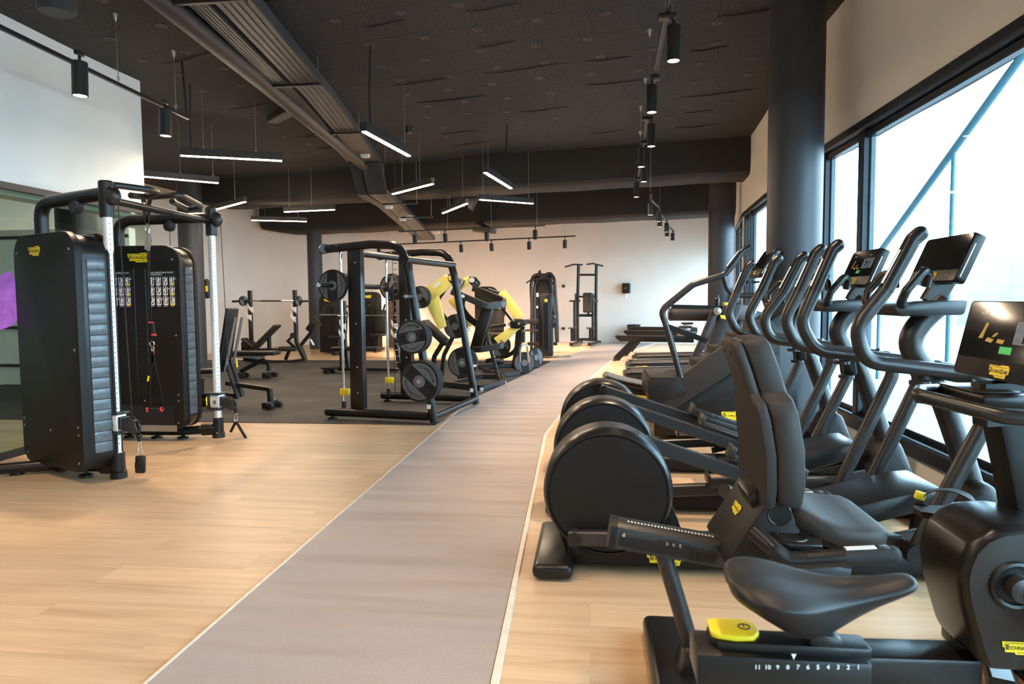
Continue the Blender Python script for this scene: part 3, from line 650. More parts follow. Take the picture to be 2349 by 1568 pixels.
# ================================================================ DUAL CABLE MACHINE ON THE LEFT
def rrect(w, h, rs, k=6):
    """rounded rectangle, corner radii (bl, br, tr, tl), centred in x, from y=0"""
    out = []
    for (cx, cy, a0), r in zip(((-w/2, 0, pi), (w/2, 0, 1.5*pi), (w/2, h, 0), (-w/2, h, .5*pi)), rs):
        sx = 1 if cx < 0 else -1; sy = 1 if cy == 0 else -1
        for j in range(k+1):
            a = a0+.5*pi*j/k; out.append((cx+sx*r+r*cos(a), cy+sy*r+r*sin(a)))
    return out
UZ = V((0, 0, 1))
PN, PF = fl(273, 1095), fl(502, 1002)
cm = thing('cable_machine', 'tall black double cable machine with two shrouded weight towers and silver posts', 'cable machine', ((PN.x+PF.x)/2-.4, (PN.y+PF.y)/2, 0))
def tower(pl, pr, z0, z1, thick, front):
    """a weight tower; pl, pr are the floor corners of the face the photo shows; front: that face carries the stack"""
    A, B = V((*pl, 0)), V((*pr, 0)); d = (B-A).normalized(); w = (B-A).length; n = V((d.y, -d.x, 0))  # n points out of that face
    c = (A+B)/2; h = z1-z0
    def at(x, z, o=0): return c+d*x+UZ*z+n*o
    out = [at(x, z0+y) for x, y in rrect(w, h, (.13, .13, .17, .17))]
    MB().prism(out, n*-.06, .012).build('side_panel', 'shroud', cm)
    inn = [at(x*.985, z0+.01+y*.985, -.058) for x, y in rrect(w, h, (.13, .13, .17, .17))]
    core = MB().prism(inn, n*-(thick-.116), .004).build('weight_housing', 'satin', cm)
    MB().prism([p-n*(thick-.06) for p in out], n*-.06, .012).build('side_panel', 'shroud', cm)
    # stepped strip of the stack window along the outer edge
    m_ = MB()
    for k in range(18): m_.box(at(w/2-.003, z0+.16+k*(h-.36)/18+.03, -thick/2), (.016, .13, (h-.36)/18-.004), Matrix((d, n, UZ)).transposed(), .003)
    m_.build('slatted_strip', 'strip_reflection', core)
    sc = MB()
    for x, z in ((-w/2+.07, z1-.14), (w/2-.07, z1-.14), (-w/2+.05, z0+.36), (-w/2+.05, z0+.30), (w/2-.06, z0+.36), (w/2-.06, z0+.30), (0, z0+.30), (w/2-.07, z0+.08), (-w/2+.09, z0+.08), (w/2-.06, z0+.95)):
        sc.lathe([(.010, 0), (.010, .003), (.004, .004)], at(x, z, .001), n, 10)
    sc.build('screw', 'steel', cm)['kind'] = 'stuff'
    MB().bar(at(-w/2+.01, z0+.33, .0005), at(w/2-.01, z0+.33, .0005), .004, .004).build('panel_joint', 'black', cm)
    return at, d, n, w
_a, _b = fl(55, 1050, .1), fl(194, 1085, .1); NL, NR = (_a.x, _a.y), (_b.x, _b.y)
at, d, n, w = tower(NL, NR, .085, 1.935, .30, False)
logo(cm, at(-.12, 1.80, 0), d, UZ, .19)
for x in (-.18, .2): MB().lathe([(.05, 0), (.05, .02), (.018, .03), (.018, .10)], at(x, 0, -.15), UZ, 16).build('foot', 'black', cm)
FL_, FR_ = fl(246, 986, .11), fl(426, 988, .11)
at2, d2, n2, w2 = tower((FL_.x, FL_.y), (FR_.x, FR_.y), .11, 1.945, .32, True)
logo(cm, at2(0, 1.825, 0), d2, UZ, .235)
MB().prism([at2(x, z, .002) for x, z in ((-.055, .42), (.055, .42), (.055, 1.72), (-.055, 1.72))], n2*.003).build('stack_slot', 'black', cm)
for s_ in (-1, 1): MB().bar(at2(s_*.06, .42, .006), at2(s_*.06, 1.72, .006), .014, .016, up=d2).build('slot_trim', 'satin', cm)
st = MB()
for k in range(20): st.box(at2(0, .45+k*.033, .004), (.085, .006, .029), Matrix((d2, n2, UZ)).transposed(), .003)
st.build('weight_stack', 'satin', cm)
MB().prism([at2(x, z, .002) for x, z in ((-.31, .14), (.31, .14), (.31, .37), (-.31, .37))], n2*.003).build('lower_opening', 'placard', cm)
MB().bar(at2(-.40, .135, .006), at2(.33, .135, .006), .012, .062).build('kick_plate', 'steel', cm)
# exercise charts either side of the slot
def chart(x0, x1, head):
    ch = MB().prism([at2(x, z, .0015) for x, z in ((x0, 1.34), (x1, 1.34), (x1, 1.70), (x0, 1.70))], n2*.003).build('exercise_chart', 'placard', cm)
    t = MB(); t.text('DUAL ADJUSTABLE PULLEY', at2(x0+.025, 1.677, .0055), d2, UZ, .021, 'LEFT', .01); t.text(head, at2(x0+.025, 1.657, .0055), d2, UZ, .021, 'LEFT', .01)
    for r in range(3):
        for c in range(4):
            q = at2(x0+.05+c*(x1-x0-.1)/3, 1.595-r*.098, .0055); k = r*4+c
            t.flat(q, d2, UZ, [(-.022, -.04), (.022, -.04), (.022, -.03), (-.022, -.03)])
            for s_ in (-1, 1): t.flat(q, d2, UZ, [(s_*.021-.003, -.035), (s_*.021+.003, -.035), (s_*.021+.003, .042), (s_*.021-.003, .042)])
            t.flat(q, d2, UZ, [(-.007, .02), (.007, .02), (.008, .034), (0, .04), (-.008, .034)])
            lean = .012*((k*7) % 3-1); t.flat(q, d2, UZ, [(-.011, -.005), (.009, -.005), (.011+lean, .019), (-.009+lean, .019)])
            t.flat(q, d2, UZ, [(-.011, -.032), (-.004, -.032), (-.001, -.004), (-.010, -.004)]); t.flat(q, d2, UZ, [(.004+lean, -.032), (.011+lean, -.032), (.009, -.004), (.001, -.004)])
            t.flat(q, d2, UZ, [(.008, .012), (.03-lean, .020), (.03-lean, .026), (.008, .019)])
            t.flat(q, d2, UZ, [(-.02, -.052), (.014, -.052), (.014, -.048), (-.02, -.048)])
    t.build('chart_print', 'white', ch, flip=False)
    y = MB()
    for r in range(3): y.flat(at2(x1-.045, 1.553-r*.098, .0058), d2, UZ, [(-.018, 0), (.018, 0), (.018, .018), (-.018, .018)])
    y.build('chart_tag', 'yellow', ch, flip=False)
chart(-.385, -.075, 'UPPER BODY'); chart(.075, .385, 'LOWER BODY')
# uprights: silver tubes with black sleeves, graduated holes
def upright(P, zc, far):
    MB().lathe([(.036, 0), (.036, 2.0)], P+V((0, 0, .16)), n=28).build('post', 'alu', cm)
    MB().lathe([(.062, 0), (.060, .05), (.052, .06), (.050, .20), (.045, .205)], P, n=28).build('base_sleeve', 'satin', cm)
    MB().lathe([(.052, 0), (.054, .02), (.054, .27), (.046, .28)], P+V((0, 0, 2.05)), n=28).build('top_sleeve', 'satin', cm)
    hd = MB(); sgn = V((.75, -.66, 0)); dn = V((-P.x, -P.y, 0)).normalized()
    for k in range(44): hd.lathe([(.0045, 0), (.0045, .002)], P+UZ*(.28+k*.04)+dn*.0355-V((dn.y, -dn.x, 0))*.012, dn, 8)
    hd.build('hole_row', 'black', cm)['kind'] = 'stuff'
    return sgn
def carriage(P, z, side, yel):
    c = P+UZ*z
    bd = MB().box(c, (.115, .10, .135), rotm(0, 0, -.2), .014).build('carriage', 'alu', cm)
    m_ = MB(); m_.box(c+UZ*.078, (.16, .13, .022), rotm(0, 0, -.2), .008); m_.box(c-UZ*.078, (.16, .13, .022), rotm(0, 0, -.2), .008); m_.box(c+V((-.075, .01, 0)), (.03, .10, .15), rotm(0, 0, -.2), .008); m_.box(c+V((.07, -.01, .0)), (.03, .09, .10), rotm(0, 0, -.2), .008)
    m_.build('carriage_clamp', 'gunmetal', bd)
    MB().box(c+V((-.092, -.02, 0)), (.012, .05, .09), rotm(0, 0, -.2), .004).build('release_pad', 'yellow', bd)
    MB().lathe([(.022, 0), (.02, .008), (.008, .008), (.008, .003)], c+V((-.0, -.049, -.005)), (-.15, -1, 0), 16).build('pop_pin', 'steel', bd)
    q = c+V((.145, -.02, -.01))
    p = MB(); p.lathe([(.012, -.016), (.055, -.014), (.048, 0), (.055, .014), (.012, .016)], q+V((.01, 0, -.02)), (-.1, 1, 0), 22)
    p.build('pulley_wheel', 'black', cm)
    for o in (-.022, .022):
        k = V((0, o, 0)); MB().prism([q+k+V(x) for x in ((-.075, 0, .05), (.0, 0, .055), (.045, 0, .02), (.062, 0, -.05), (.03, 0, -.085), (-.01, 0, -.06), (-.075, 0, -.04))], (0, .008 if o > 0 else -.008, 0), .002).build('pulley_bracket', 'gunmetal', cm)
    return q+V((.058, 0, -.05))
upright(PN, .4, False); upright(PF, .3, True)
qn = carriage(PN, .445, 1, True); qf = carriage(PF, .375, 1, True)
def ball_cable(q, drop):
    b_ = q-UZ*drop
    MB().rod(q, b_, .004, 6).ball(b_, .024, 8).rod(b_-UZ*.01, b_-UZ*.04, .012, 8).build('cable_stop', 'black', cm); return b_-UZ*.04
bn = ball_cable(qn, .045); bf = ball_cable(qf, .02)
# overhead arms: from the tower top, up and over to each post
def arm(tp, P, bend):
    a = V((tp.x, tp.y, 1.92)); t_ = V((P.x, P.y, 2.235))
    e = V((tp.x, tp.y, t_.z-.03))
    MB().tube(fillet([a, e, t_], .20, 8), .052, 20).build('overhead_arm', 'satin', cm)
    q = a.lerp(V((P.x, P.y, 1.92)), .55); q.z = 2.16
    MB().lathe([(.06, -.03), (.066, 0), (.06, .03)], q, (d.y, -d.x, 0), 20).box(q+UZ*.02, (.13, .07, .05), rotm(0, 0, atan2(d.y, d.x)), .015).build('top_pulley_cover', 'gunmetal', cm)
    MB().rod(q-UZ*.05, (q.x, q.y, 1.94), .0035, 6).build('cable', 'black', cm)
    k = a.lerp(V((P.x, P.y, 1.92)), .66); k.z = 2.255
    MB().bar(k-(t_-e).normalized()*.07, k+(t_-e).normalized()*.09, .06, .012).build('arm_clip', 'steel', cm)
    h = V((P.x+.07, P.y-.02, 2.21)); MB().ball(h, (.062, .05, .075), 10).build('pulley_head', 'gunmetal', cm)
    MB().rod(h+V((.04, 0, -.04)), V((P.x+.15, P.y-.02, .5)), .0035, 6).build('cable', 'black', cm)
arm(at(-.30, 0, -.14), PN, 1); arm(at2(-.30, 0, -.14), PF, 1)
# joining bar and the two grip loops
a, b_ = PN+UZ*2.19, PF+UZ*2.19
MB().rod(a, b_, .030, 16).build('joining_bar', 'satin', cm)
g1 = [fl(262, 424, 2.25), fl(345, 435, 2.25), fl(362, 442, 2.25), fl(335, 452, 2.24), fl(300, 448, 2.22)]
g2 = [fl(345, 452, 2.25), fl(412, 446, 2.25), fl(462, 472, 2.25), fl(432, 481, 2.24), fl(395, 462, 2.22)]
for g in (g1, g2): MB().tube(fillet(g, .06, 5), .024, 12).build('pull_up_grip', 'gunmetal', cm)
# base tubes
def bt(name, pts, r=.045): MB().tube(fillet(pts, .1, 5), r, 16).build(name, 'satin', cm)
bt('base_tube', [PN+UZ*.085, at(.1, .075, -.17), at(-.42, .07, -.17), at(-.75, .065, -.17)])
bt('base_tube', [PF+UZ*.085, at2(.25, .075, -.17), at2(-.5, .07, -.17)])
ba, bb_ = fl(150, 1062, .065), fl(-30, 1078, .065); bt('base_tube', [ba, bb_]); fa, fb = fl(40, 1086), fl(88, 1078)
for p in (fa, fb, at(-.3, 0, -.17), at2(.28, 0, -.17), at2(.0, 0, -.17), at2(-.3, 0, -.17)):
    MB().lathe([(.055, 0), (.055, .018), (.016, .026), (.016, .07)], p, UZ, 16).build('foot', 'black', cm)
for P, D in ((PN, at(.1, 0, -.17)-PN), (PF, at2(.25, 0, -.17)-PF)):
    dv = V((D.x, D.y, 0)).normalized(); MB().bar(P+dv*.05+UZ*.085, P+dv*.16+UZ*.085, .07, .115).build('base_bracket', 'satin', cm)
# ankle strap and bent handle hanging from the carriages
def carabiner(parent, top, s=1.0):
    p = top; MB().tube([V((p.x+x*s, p.y, p.z+z*s)) for x, z in ((0, 0), (-.010, -.012), (-.012, -.05), (-.004, -.068), (.010, -.062), (.014, -.03), (.009, -.006))], .0042, 7, closed=True).build('carabiner', 'chrome', parent)
    return p-UZ*.064*s
t = thing('ankle_strap_attachment', 'black padded ankle strap hanging from the near silver post on a snap hook', 'cable attachment', (bn.x, bn.y, bn.z-.19))
z = carabiner(t, bn, 1.15); MB().ring(z-UZ*.018, .026, .004, (0, 1, 0), 18, 6).build('ring', 'steel', t)
MB().box(z-UZ*.11, (.075, .035, .14), rotm(0, .05, .3), .012).build('cuff', 'pad', t); MB().box(z-UZ*.115+V((0, -.02, 0)), (.06, .006, .05), rotm(0, .05, .3), .002).build('strap', 'black', t)
t = thing('bent_grip_attachment', 'black bent bar handle hanging from the far silver post', 'cable attachment', (bf.x, bf.y, bf.z-.13))
z = carabiner(t, bf, 1.3); e1, e0, e2 = aty(529, 990, bf.y), V((z.x, z.y, z.z-.004)), aty(567, 1009, bf.y)
MB().tube(fillet([e1, e0, e2], .012, 4), .014, 12).build('bar', 'black', t)
# suspension trainer hanging from the joining bar
tx = aty(336, 458, 5.75)
t = thing('suspension_trainer', 'black suspension trainer with red grips hanging in front of the far tower', 'suspension trainer', (tx.x, tx.y, .5))
def TX(u, v, o=0): return aty(u, v, 5.75+o)
MB().path([TX(330, 456), TX(332, 492), TX(337, 512)], .035, .004, up=(0, 1, 0)).path([TX(343, 456), TX(341, 492), TX(338, 512)], .035, .004, up=(0, 1, 0)).ring(tx+UZ*.0, .04, .012, (0, 1, 0), 18, 6).build('anchor_strap', 'black', t)
carabiner(t, TX(337, 512), 1.5)
MB().path([TX(337, 535), TX(334, 550), TX(336, 572)], .03, .01, up=(0, 1, 0)).path([TX(341, 535), TX(344, 552), TX(340, 575)], .03, .01, up=(0, 1, 0)).build('upper_loop', 'plate_grey', t)
MB().bar(TX(339, 560), TX(340, 740), .012, .005, up=(0, 1, 0)).bar(TX(342, 575), TX(347, 745), .012, .005, up=(0, 1, 0)).build('main_strap', 'black', t)
MB().rod(TX(348, 737), TX(353, 768), .018, 14).build('grip', 'rubber', t); MB().ring(TX(347, 740), .018, .007, (0, .2, 1), 14, 6).build('grip_cap', 'red', t); MB().ring(TX(353, 768), .018, .007, (0, .2, 1), 14, 6).build('grip_cap', 'red', t)
MB().ring(TX(349, 788), .022, .005, (0, 1, 0), 16, 6).ring(TX(350, 800), .018, .005, (.5, 1, 0), 16, 6).build('buckle', 'chrome', t)
MB().bar(TX(352, 795), TX(353, 812), .006, .012).build('pull_tab', 'red', t)
MB().path([TX(349, 805), TX(352, 828), TX(372, 925), TX(370, 938)], .03, .006, up=(0, 1, 0)).path([TX(351, 815), TX(343, 850), TX(341, 925), TX(340, 938)], .03, .006, up=(0, 1, 0)).build('foot_cradle', 'pad', t)
MB().box(TX(341, 850), (.03, .004, .10), None, .002).build('label_patch', 'placard', t); MB().box(TX(340, 868, -.004), (.018, .004, .05), rotm(0, .3, 0), .001).build('mark', 'yellow', t)
MB().rod(TX(341, 939), TX(368, 939), .014, 12).build('grip', 'rubber', t); MB().ring(TX(339, 939), .016, .008, (1, 0, 0), 14, 6).build('grip_cap', 'red', t); MB().ring(TX(371, 938), .016, .008, (1, 0, 0), 14, 6).build('grip_cap', 'red', t)
# ================================================================ WEIGHT PLATES, BARBELLS, SMITH MACHINE
def plate(name, label, c, axis, r, th, num, rot=.6, group='black weight plates', detail=True, face='plate_grey'):
    """rubber weight plate; axis points out of the printed face"""
    c = V(c); a = V(axis).normalized(); t = thing(name, label, 'weight plate', c, 0, group)
    dk = MB().lathe([(.026, -th/2), (r*.96, -th/2), (r, -th*.36), (r, th*.36), (r*.96, th/2), (r*.90, th*.40), (r*.30, th*.40), (r*.28, th*.52), (.026, th*.52), (.026, -th/2)], c, a, 48).build('disc', 'rubber', t)
    ref = UZ if abs(a.z) < .9 else V((1, 0, 0)); ux = (UZ.cross(a)).normalized(); uy = a.cross(ux)
    o = c+a*(th*.40+.0012); R = r*.885
    def P(x, y): cs, sn = cos(rot), sin(rot); return (x*cs-y*sn, x*sn+y*cs)
    hw = R*.40; g = MB()
    for s_ in (-1, 1):
        a0 = math.acos(hw/R); pts = [(s_*R*cos(a0*(q/9-1)), R*sin(a0*(q/9-1))) for q in range(19)]
        g.flat(o, ux, uy, [P(*p) for p in (pts if s_ > 0 else pts[::-1])])
    g.lathe([(r*.18, .001), (r*.30, .001), (r*.30, th*.14), (r*.18, th*.14)], o-a*.0005, a, 28)
    g.build('face', face, dk, flip=False)
    if detail:
        tx = MB(); w = 'TECHNOGYM'
        for s_ in (-1, 1):
            for i, ch in enumerate(w):
                g_ = (rot if s_ > 0 else rot+pi)+(4-i)*.20; dr = ux*cos(g_)+uy*sin(g_); tg = ux*sin(g_)-uy*cos(g_)
                tx.text(ch, o+dr*(r*.70)+a*.0015, tg, dr, r*.20, bold=.02)
            g_ = rot+(0 if s_ > 0 else pi); dr = ux*cos(g_)+uy*sin(g_); tg = ux*sin(g_)-uy*cos(g_)
            tx.text(num, o+dr*(r*.47)+a*.0015, tg, dr, r*.13)
        tx.build('lettering', 'black', dk, flip=False)
        h = MB()
        for s_ in (-1, 1):
            x, y = P(0, s_*R*.72); q = o+ux*x+uy*y; dx = ux*cos(rot)+uy*sin(rot); dy = uy*cos(rot)-ux*sin(rot)
            h.prism([q+dx*px+dy*py+a*.001 for px, py in ((-R*.2, -R*.09), (R*.2, -R*.09), (R*.2, R*.07), (-R*.2, R*.07))], a*.001)
        h.build('hand_hole', 'black', dk)
    return t
# ---- smith machine: local frame along its near side
S0 = V((-3.06, 7.69, 0)); SD = V((.985, -.175, 0)).normalized(); SB = V((-SD.y, SD.x, 0))
def S(x, y, z): return S0+SD*x+SB*y+UZ*z
WS = 1.40   # width of the machine
sm_ = thing('smith_machine', 'black smith machine with curved tubular frame and loaded barbell on chrome guide rods', 'smith machine', S(.65, .7, 0))
TR = .048
for y in (0, WS):
    MB().tube(fillet([S(.05, y, 1.985), S(.60, y, 2.02), S(.97, y, 2.00), S(1.06, y, 1.72), S(1.345, y, .02)], [.3, .26, .3], 8), TR, 20).build('side_frame', 'satin', sm_)
    MB().tube([S(-.02, y, .085), S(1.28, y, .085)], TR+.002, 20).build('base_tube', 'satin', sm_)
    MB().rod(S(.03, y-.03, 1.985), S(-.03, y+.03, 1.985), .058, 18).rod(S(.16, y-.075, 1.985), S(.16, y+.0, 1.985), .045, 18).build('frame_cap', 'black', sm_)
    MB().lathe([(.05, 0), (.05, .02), (.02, .03), (.02, .06)], S(.06, y, 0), UZ, 16).build('foot', 'black', sm_)
    MB().box(S(1.305, y-TR-.002, .20), (.045, .003, .05), rotm(0, .17, atan2(SD.y, SD.x))).build('label_sticker', 'white', sm_)
    yy = y+(.04 if y == 0 else -.04)
    MB().prism([S(.30, yy-.05, .13), S(.47, yy-.05, .13), S(.47, yy-.05, 1.99), S(.30, yy-.05, 1.99)], SB*.10, .012).build('side_column', 'satin', sm_)
    sc = MB()
    for z in (.32, .62, 1.12, 1.82): sc.lathe([(.010, 0), (.006, .004)], S(.40, yy-.051, z), -SB, 10)
    sc.build('bolt', 'steel', sm_)
    q = y+(.12 if y == 0 else -.12)
    MB().rod(S(.14, q, .10), S(.14, q, 1.96), .017, 18).build('guide_rod', 'chrome', sm_)
    MB().rod(S(.14, q, .09), S(.14, q, .20), .026, 14).build('rod_foot', 'gunmetal', sm_)
    MB().box(S(.16, q, .31), (.12, .06, .075), rotm(0, 0, atan2(SD.y, SD.x)), .008).build('stop_clamp', 'yellow', sm_)
    MB().rod(S(.235, q, .14), S(.235, q, 1.95), .004, 6).build('cable', 'black', sm_)
    hk = MB()
    for k in range(20): hk.rod(S(.285, q+(.03 if y else .03), .30+k*.083), S(.235, q+.03, .30+k*.083), .008, 8)
    hk.build('hook_peg', 'steel', sm_)['kind'] = 'stuff'
MB().tube([S(1.345, 0, .085), S(1.345, WS, .085)], .04, 18).build('rear_tube', 'satin', sm_)
MB().tube([S(1.04, -.05, 1.84), S(1.04, WS+.03, 1.84)], .042, 18).build('cross_tube', 'satin', sm_); MB().rod(S(1.04, -.075, 1.84), S(1.04, -.045, 1.84), .058, 20).build('cross_tube_cap', 'satin', sm_)
MB().tube([S(.40, .0, 1.93), S(.40, WS, 1.93)], .038, 16).build('cross_tube', 'satin', sm_)
# bar
zb = 1.56
tbar = MB().rod(S(.14, -.02, zb), S(.14, WS+.02, zb), .014, 16).build('sliding_bar', 'chrome', sm_)
MB().rod(S(.14, .12, zb), S(.14, -.36, zb), .025, 18).rod(S(.14, WS-.12, zb), S(.14, WS+.36, zb), .025, 18).build('bar_sleeve', 'black', sm_)
MB().lathe([(.026, 0), (.022, .006)], S(.14, -.36, zb), -SB, 16).build('sleeve_end', 'chrome', sm_)
MB().rod(S(.14, .35, zb), S(.14, WS-.35, zb), .033, 16).build('bar_pad', 'pad', sm_)
for y in (.12, WS-.12):
    MB().box(S(.15, y, zb), (.09, .07, .13), rotm(0, 0, atan2(SD.y, SD.x)), .012).box(S(.17, y, zb+.09), (.03, .03, .12), rotm(0, .3, atan2(SD.y, SD.x)), .008).build('bar_carriage', 'gunmetal', sm_)
    MB().prism([S(.2, y-.03, zb-.02), S(.26, y-.03, zb+.06), S(.235, y-.03, zb+.16), S(.19, y-.03, zb+.02)], SB*.014, .003).build('safety_hook', 'steel', sm_)
NB = -SB
plate('weight_plate', 'black weight plate on the near end of the smith machine bar', S(.14, -.055, zb), NB, .185, .045, '15', 0.0)
plate('weight_plate', 'black weight plate on the far end of the smith machine bar', S(.14, WS+.055, zb), NB, .185, .045, '15', .3, detail=False)
# storage pegs on the near leaning leg
def leg_x(z): return 1.06+(1.72-z)/1.70*.285
for z, rr, num, lab, n_ in ((.985, .185, '15', 'middle', 3), (.50, .228, '20', 'lowest', 3)):
    x = leg_x(z)-.0
    MB().rod(S(x, .02, z), S(x, -.22, z), .024, 16).build('storage_peg', 'steel', sm_); MB().lathe([(.018, .0), (.012, .012)], S(x, -.22, z), NB, 14).build('peg_tip', 'chrome', sm_)
    for k in range(n_):
        plate('weight_plate', 'black weight plate marked %s on the %s peg of the smith machine, %s of three' % (num, lab, ('outermost', 'middle', 'innermost')[k]), S(x, -.185+k*.050, z), NB, rr, .046, num, (1.75, 1.6, 1.9)[k] if z > .6 else (.85, .7, 1.0)[k], detail=(k == 0))
MB().rod(S(leg_x(1.43), -.03, 1.43), S(leg_x(1.43)-.0, -.19, 1.43), .030, 16).build('storage_peg', 'tube', sm_); MB().lathe([(.024, 0), (.016, .008)], S(leg_x(1.43), -.19, 1.43), NB, 14).build('peg_tip', 'chrome', sm_)
for z in (1.43, .985, .5):
    MB().rod(S(leg_x(z), WS-.02, z), S(leg_x(z), WS+.2, z), .024, 14).build('storage_peg', 'steel', sm_)
# ================================================================ BENCHES AND RACKS ON THE RUBBER FLOOR
def Q(Y): return lambda u, v, o=0.0: aty(u, v, Y+o)
def slab(pts, y0, y1, bev=.01):
    """side outline (points with any Y) given real width from y0 to y1"""
    return MB().prism([V((p.x, y0, p.z)) for p in pts], (0, y1-y0, 0), bev)
def wheelset(parent, x, y, half, z=.05, r=.045):
    cf = MB().box((x, y, z+.015), (.07, half*2, .085), None, .008).build('cross_foot', 'black', parent)
    for s_ in (-1, 1):
        w = MB()
        for o in (-.02, .02): w.lathe([(.001, -.014), (r, -.012), (r, .012), (.001, .014)], (x+.055, y+s_*(half-.05)+o, r), (0, 1, 0), 18)
        w.lathe([(.012, 0), (.012, .02)], (x+.055, y+s_*(half-.05)-.05, r), (0, 1, 0), 10)
        w.build('transport_wheel', 'gunmetal', cf)
# -- adjustable bench with raised back
Y = 8.35; q = Q(Y); o = q(560, 900); b1 = thing('adjustable_bench', 'black adjustable bench with its back raised steeply, nearest the cable machine', 'weight bench', (o.x, Y, 0), 0, 'black adjustable benches')
def pad(a, b_, half, th, y, parent, name='backrest', m='pad'):
    d = (b_-a).normalized(); n = V((0, 1, 0)).cross(d)
    M = Matrix((d, V((0, 1, 0)), n)).transposed()
    c = (a+b_)/2; return MB().box((c.x, y, c.z), ((b_-a).length, half*2, th), M, .024, 3).build(name, m, parent)
bk = pad(q(512, 852), q(533, 706), .135, .055, Y, b1)
for s_, u0, u1 in ((-1, 505, 527), (1, 529, 552)):
    a, b_ = q(518, 850), q(541, 728); MB().bar(V((a.x+.04, Y+s_*.085, a.z)), V((b_.x+.04, Y+s_*.085, b_.z)), .02, .045, up=(0, 1, 0)).build('back_rail', 'steel', b1)
pad(q(420, 853), q(500, 849), .14, .06, Y, b1, 'seat'); a, b_ = q(425, 866), q(498, 863); MB().bar(a, b_, .12, .03).build('seat_rail', 'steel', b1)
for s_ in (-1, 1):
    a, b_ = q(524, 826), q(552, 914); MB().bar(V((a.x, Y+s_*.06, a.z)), V((b_.x, Y+s_*.06, b_.z+.02)), .03, .075, up=(0, 1, 0)).build('brace', 'black', b1)
a, b_, c = q(520, 878), q(618, 892), q(621, 922)
MB().path(fillet([a, b_, c], .02, 3), .055, .075, up=(0, 1, 0)).build('rear_boom', 'black', b1); wheelset(b1, q(620, 925).x, Y, .17)
a, b_ = q(462, 862), q(462, 916); MB().bar(a, b_, .05, .06, up=(0, 1, 0)).build('front_post', 'black', b1)
a, b_ = q(455, 908), q(545, 908); fr = MB().bar(a, b_, .06, .07).build('base_beam', 'black', b1); wheelset(b1, q(450, 918).x, Y, .17)
logo(b1, q(487, 908, -.032), (1, 0, 0), UZ, .10, letters=False)
MB().tube(fillet([q(534, 822, -.10), q(541, 822, -.12), q(542, 828, -.12)], .01, 3), .007, 8).build('lever', 'steel', b1); MB().rod(q(542, 826, -.12), q(544, 842, -.12), .013, 10).build('lever_grip', 'yellow', b1)
# -- flat bench behind it
Y = 11.7; q = Q(Y); o = q(600, 850); b2 = thing('adjustable_bench', 'black flat padded bench standing behind the raised bench', 'weight bench', (o.x, Y, 0), 0, 'black adjustable benches')
pad(q(530, 809), q(637, 809), .15, .07, Y, b2, 'pad'); MB().bar(q(534, 817), q(612, 818), .16, .04).build('pad_rail', 'steel', b2)
MB().bar(q(552, 851), q(606, 824), .07, .09, up=(0, 1, 0)).build('brace', 'black', b2)
MB().path(fillet([q(560, 824), q(616, 832), q(617, 850)], .03, 3), .06, .075, up=(0, 1, 0)).build('rear_boom', 'black', b2); wheelset(b2, q(616, 856).x, Y, .19); wheelset(b2, q(554, 857).x, Y, .12)
# -- olympic bench with loaded bar
Y = 14.6; q = Q(Y); o = q(630, 828); ob = thing('bench_press_rack', 'black bench press rack by the curved wall holding a loaded barbell', 'bench press', (o.x, Y, 0))
MB().path(fillet([q(573, 666), q(577, 800), q(578, 826)], .1), .085, .075, up=(0, 1, 0)).build('upright', 'satin', ob)
MB().path(fillet([q(676, 665), q(680, 785), q(700, 826)], .35, 6), .085, .075, up=(0, 1, 0)).build('upright', 'satin', ob)
MB().path(fillet([q(578, 824), q(625, 829), q(665, 829), q(700, 824)], .2, 5), .08, .06).build('base_arc', 'satin', ob)
for u, v in ((573, 704), (569, 722), (672, 704), (671, 726)):
    p = q(u, v, -.05); MB().prism([p, p+V((-.05, 0, .09)), p+V((-.05, 0, -.01)), p+V((-.02, 0, -.06)), p+V((.07, 0, -.14)), p+V((.07, 0, 0))], (0, .03, 0), .004).build('bar_hook', 'alu', ob)
pad(q(588, 799), q(642, 745), .17, .06, Y-.1, ob, 'incline_pad', 'greypad'); pad(q(566, 775), q(592, 795), .12, .06, Y-.15, ob, 'seat'); MB().box(q(570, 795, -.05), (.26, .2, .24), None, .02).build('seat_box', 'black', ob)
MB().bar(q(617, 770), q(618, 800), .07, .08, up=(0, 1, 0)).build('pad_post', 'black', ob); MB().bar(q(590, 802), q(680, 802), .08, .06).build('frame_beam', 'black', ob)
bb = thing('barbell', 'chrome barbell with a small plate at each end resting on the bench press rack', 'barbell', q(622, 690, -.12))
MB().rod(q(572, 690, -.12), q(676, 690, -.12), .015, 12).build('shaft', 'chrome', bb); MB().rod(q(533, 691, -.12), q(573, 690, -.12), .025, 12).rod(q(675, 690, -.12), q(711, 690, -.12), .025, 12).build('sleeve', 'black', bb); MB().rod(q(598, 690, -.12), q(645, 690, -.12), .018, 12).build('knurled_grip', 'gunmetal', bb)
plate('weight_plate', 'small black weight plate on the left end of the barbell by the curved wall', q(558, 690, -.12), (.94, -.34, 0), .112, .05, '5', detail=False); plate('weight_plate', 'small black weight plate on the right end of the barbell by the curved wall', q(684, 690, -.12), (.94, -.34, 0), .112, .05, '5', detail=False)
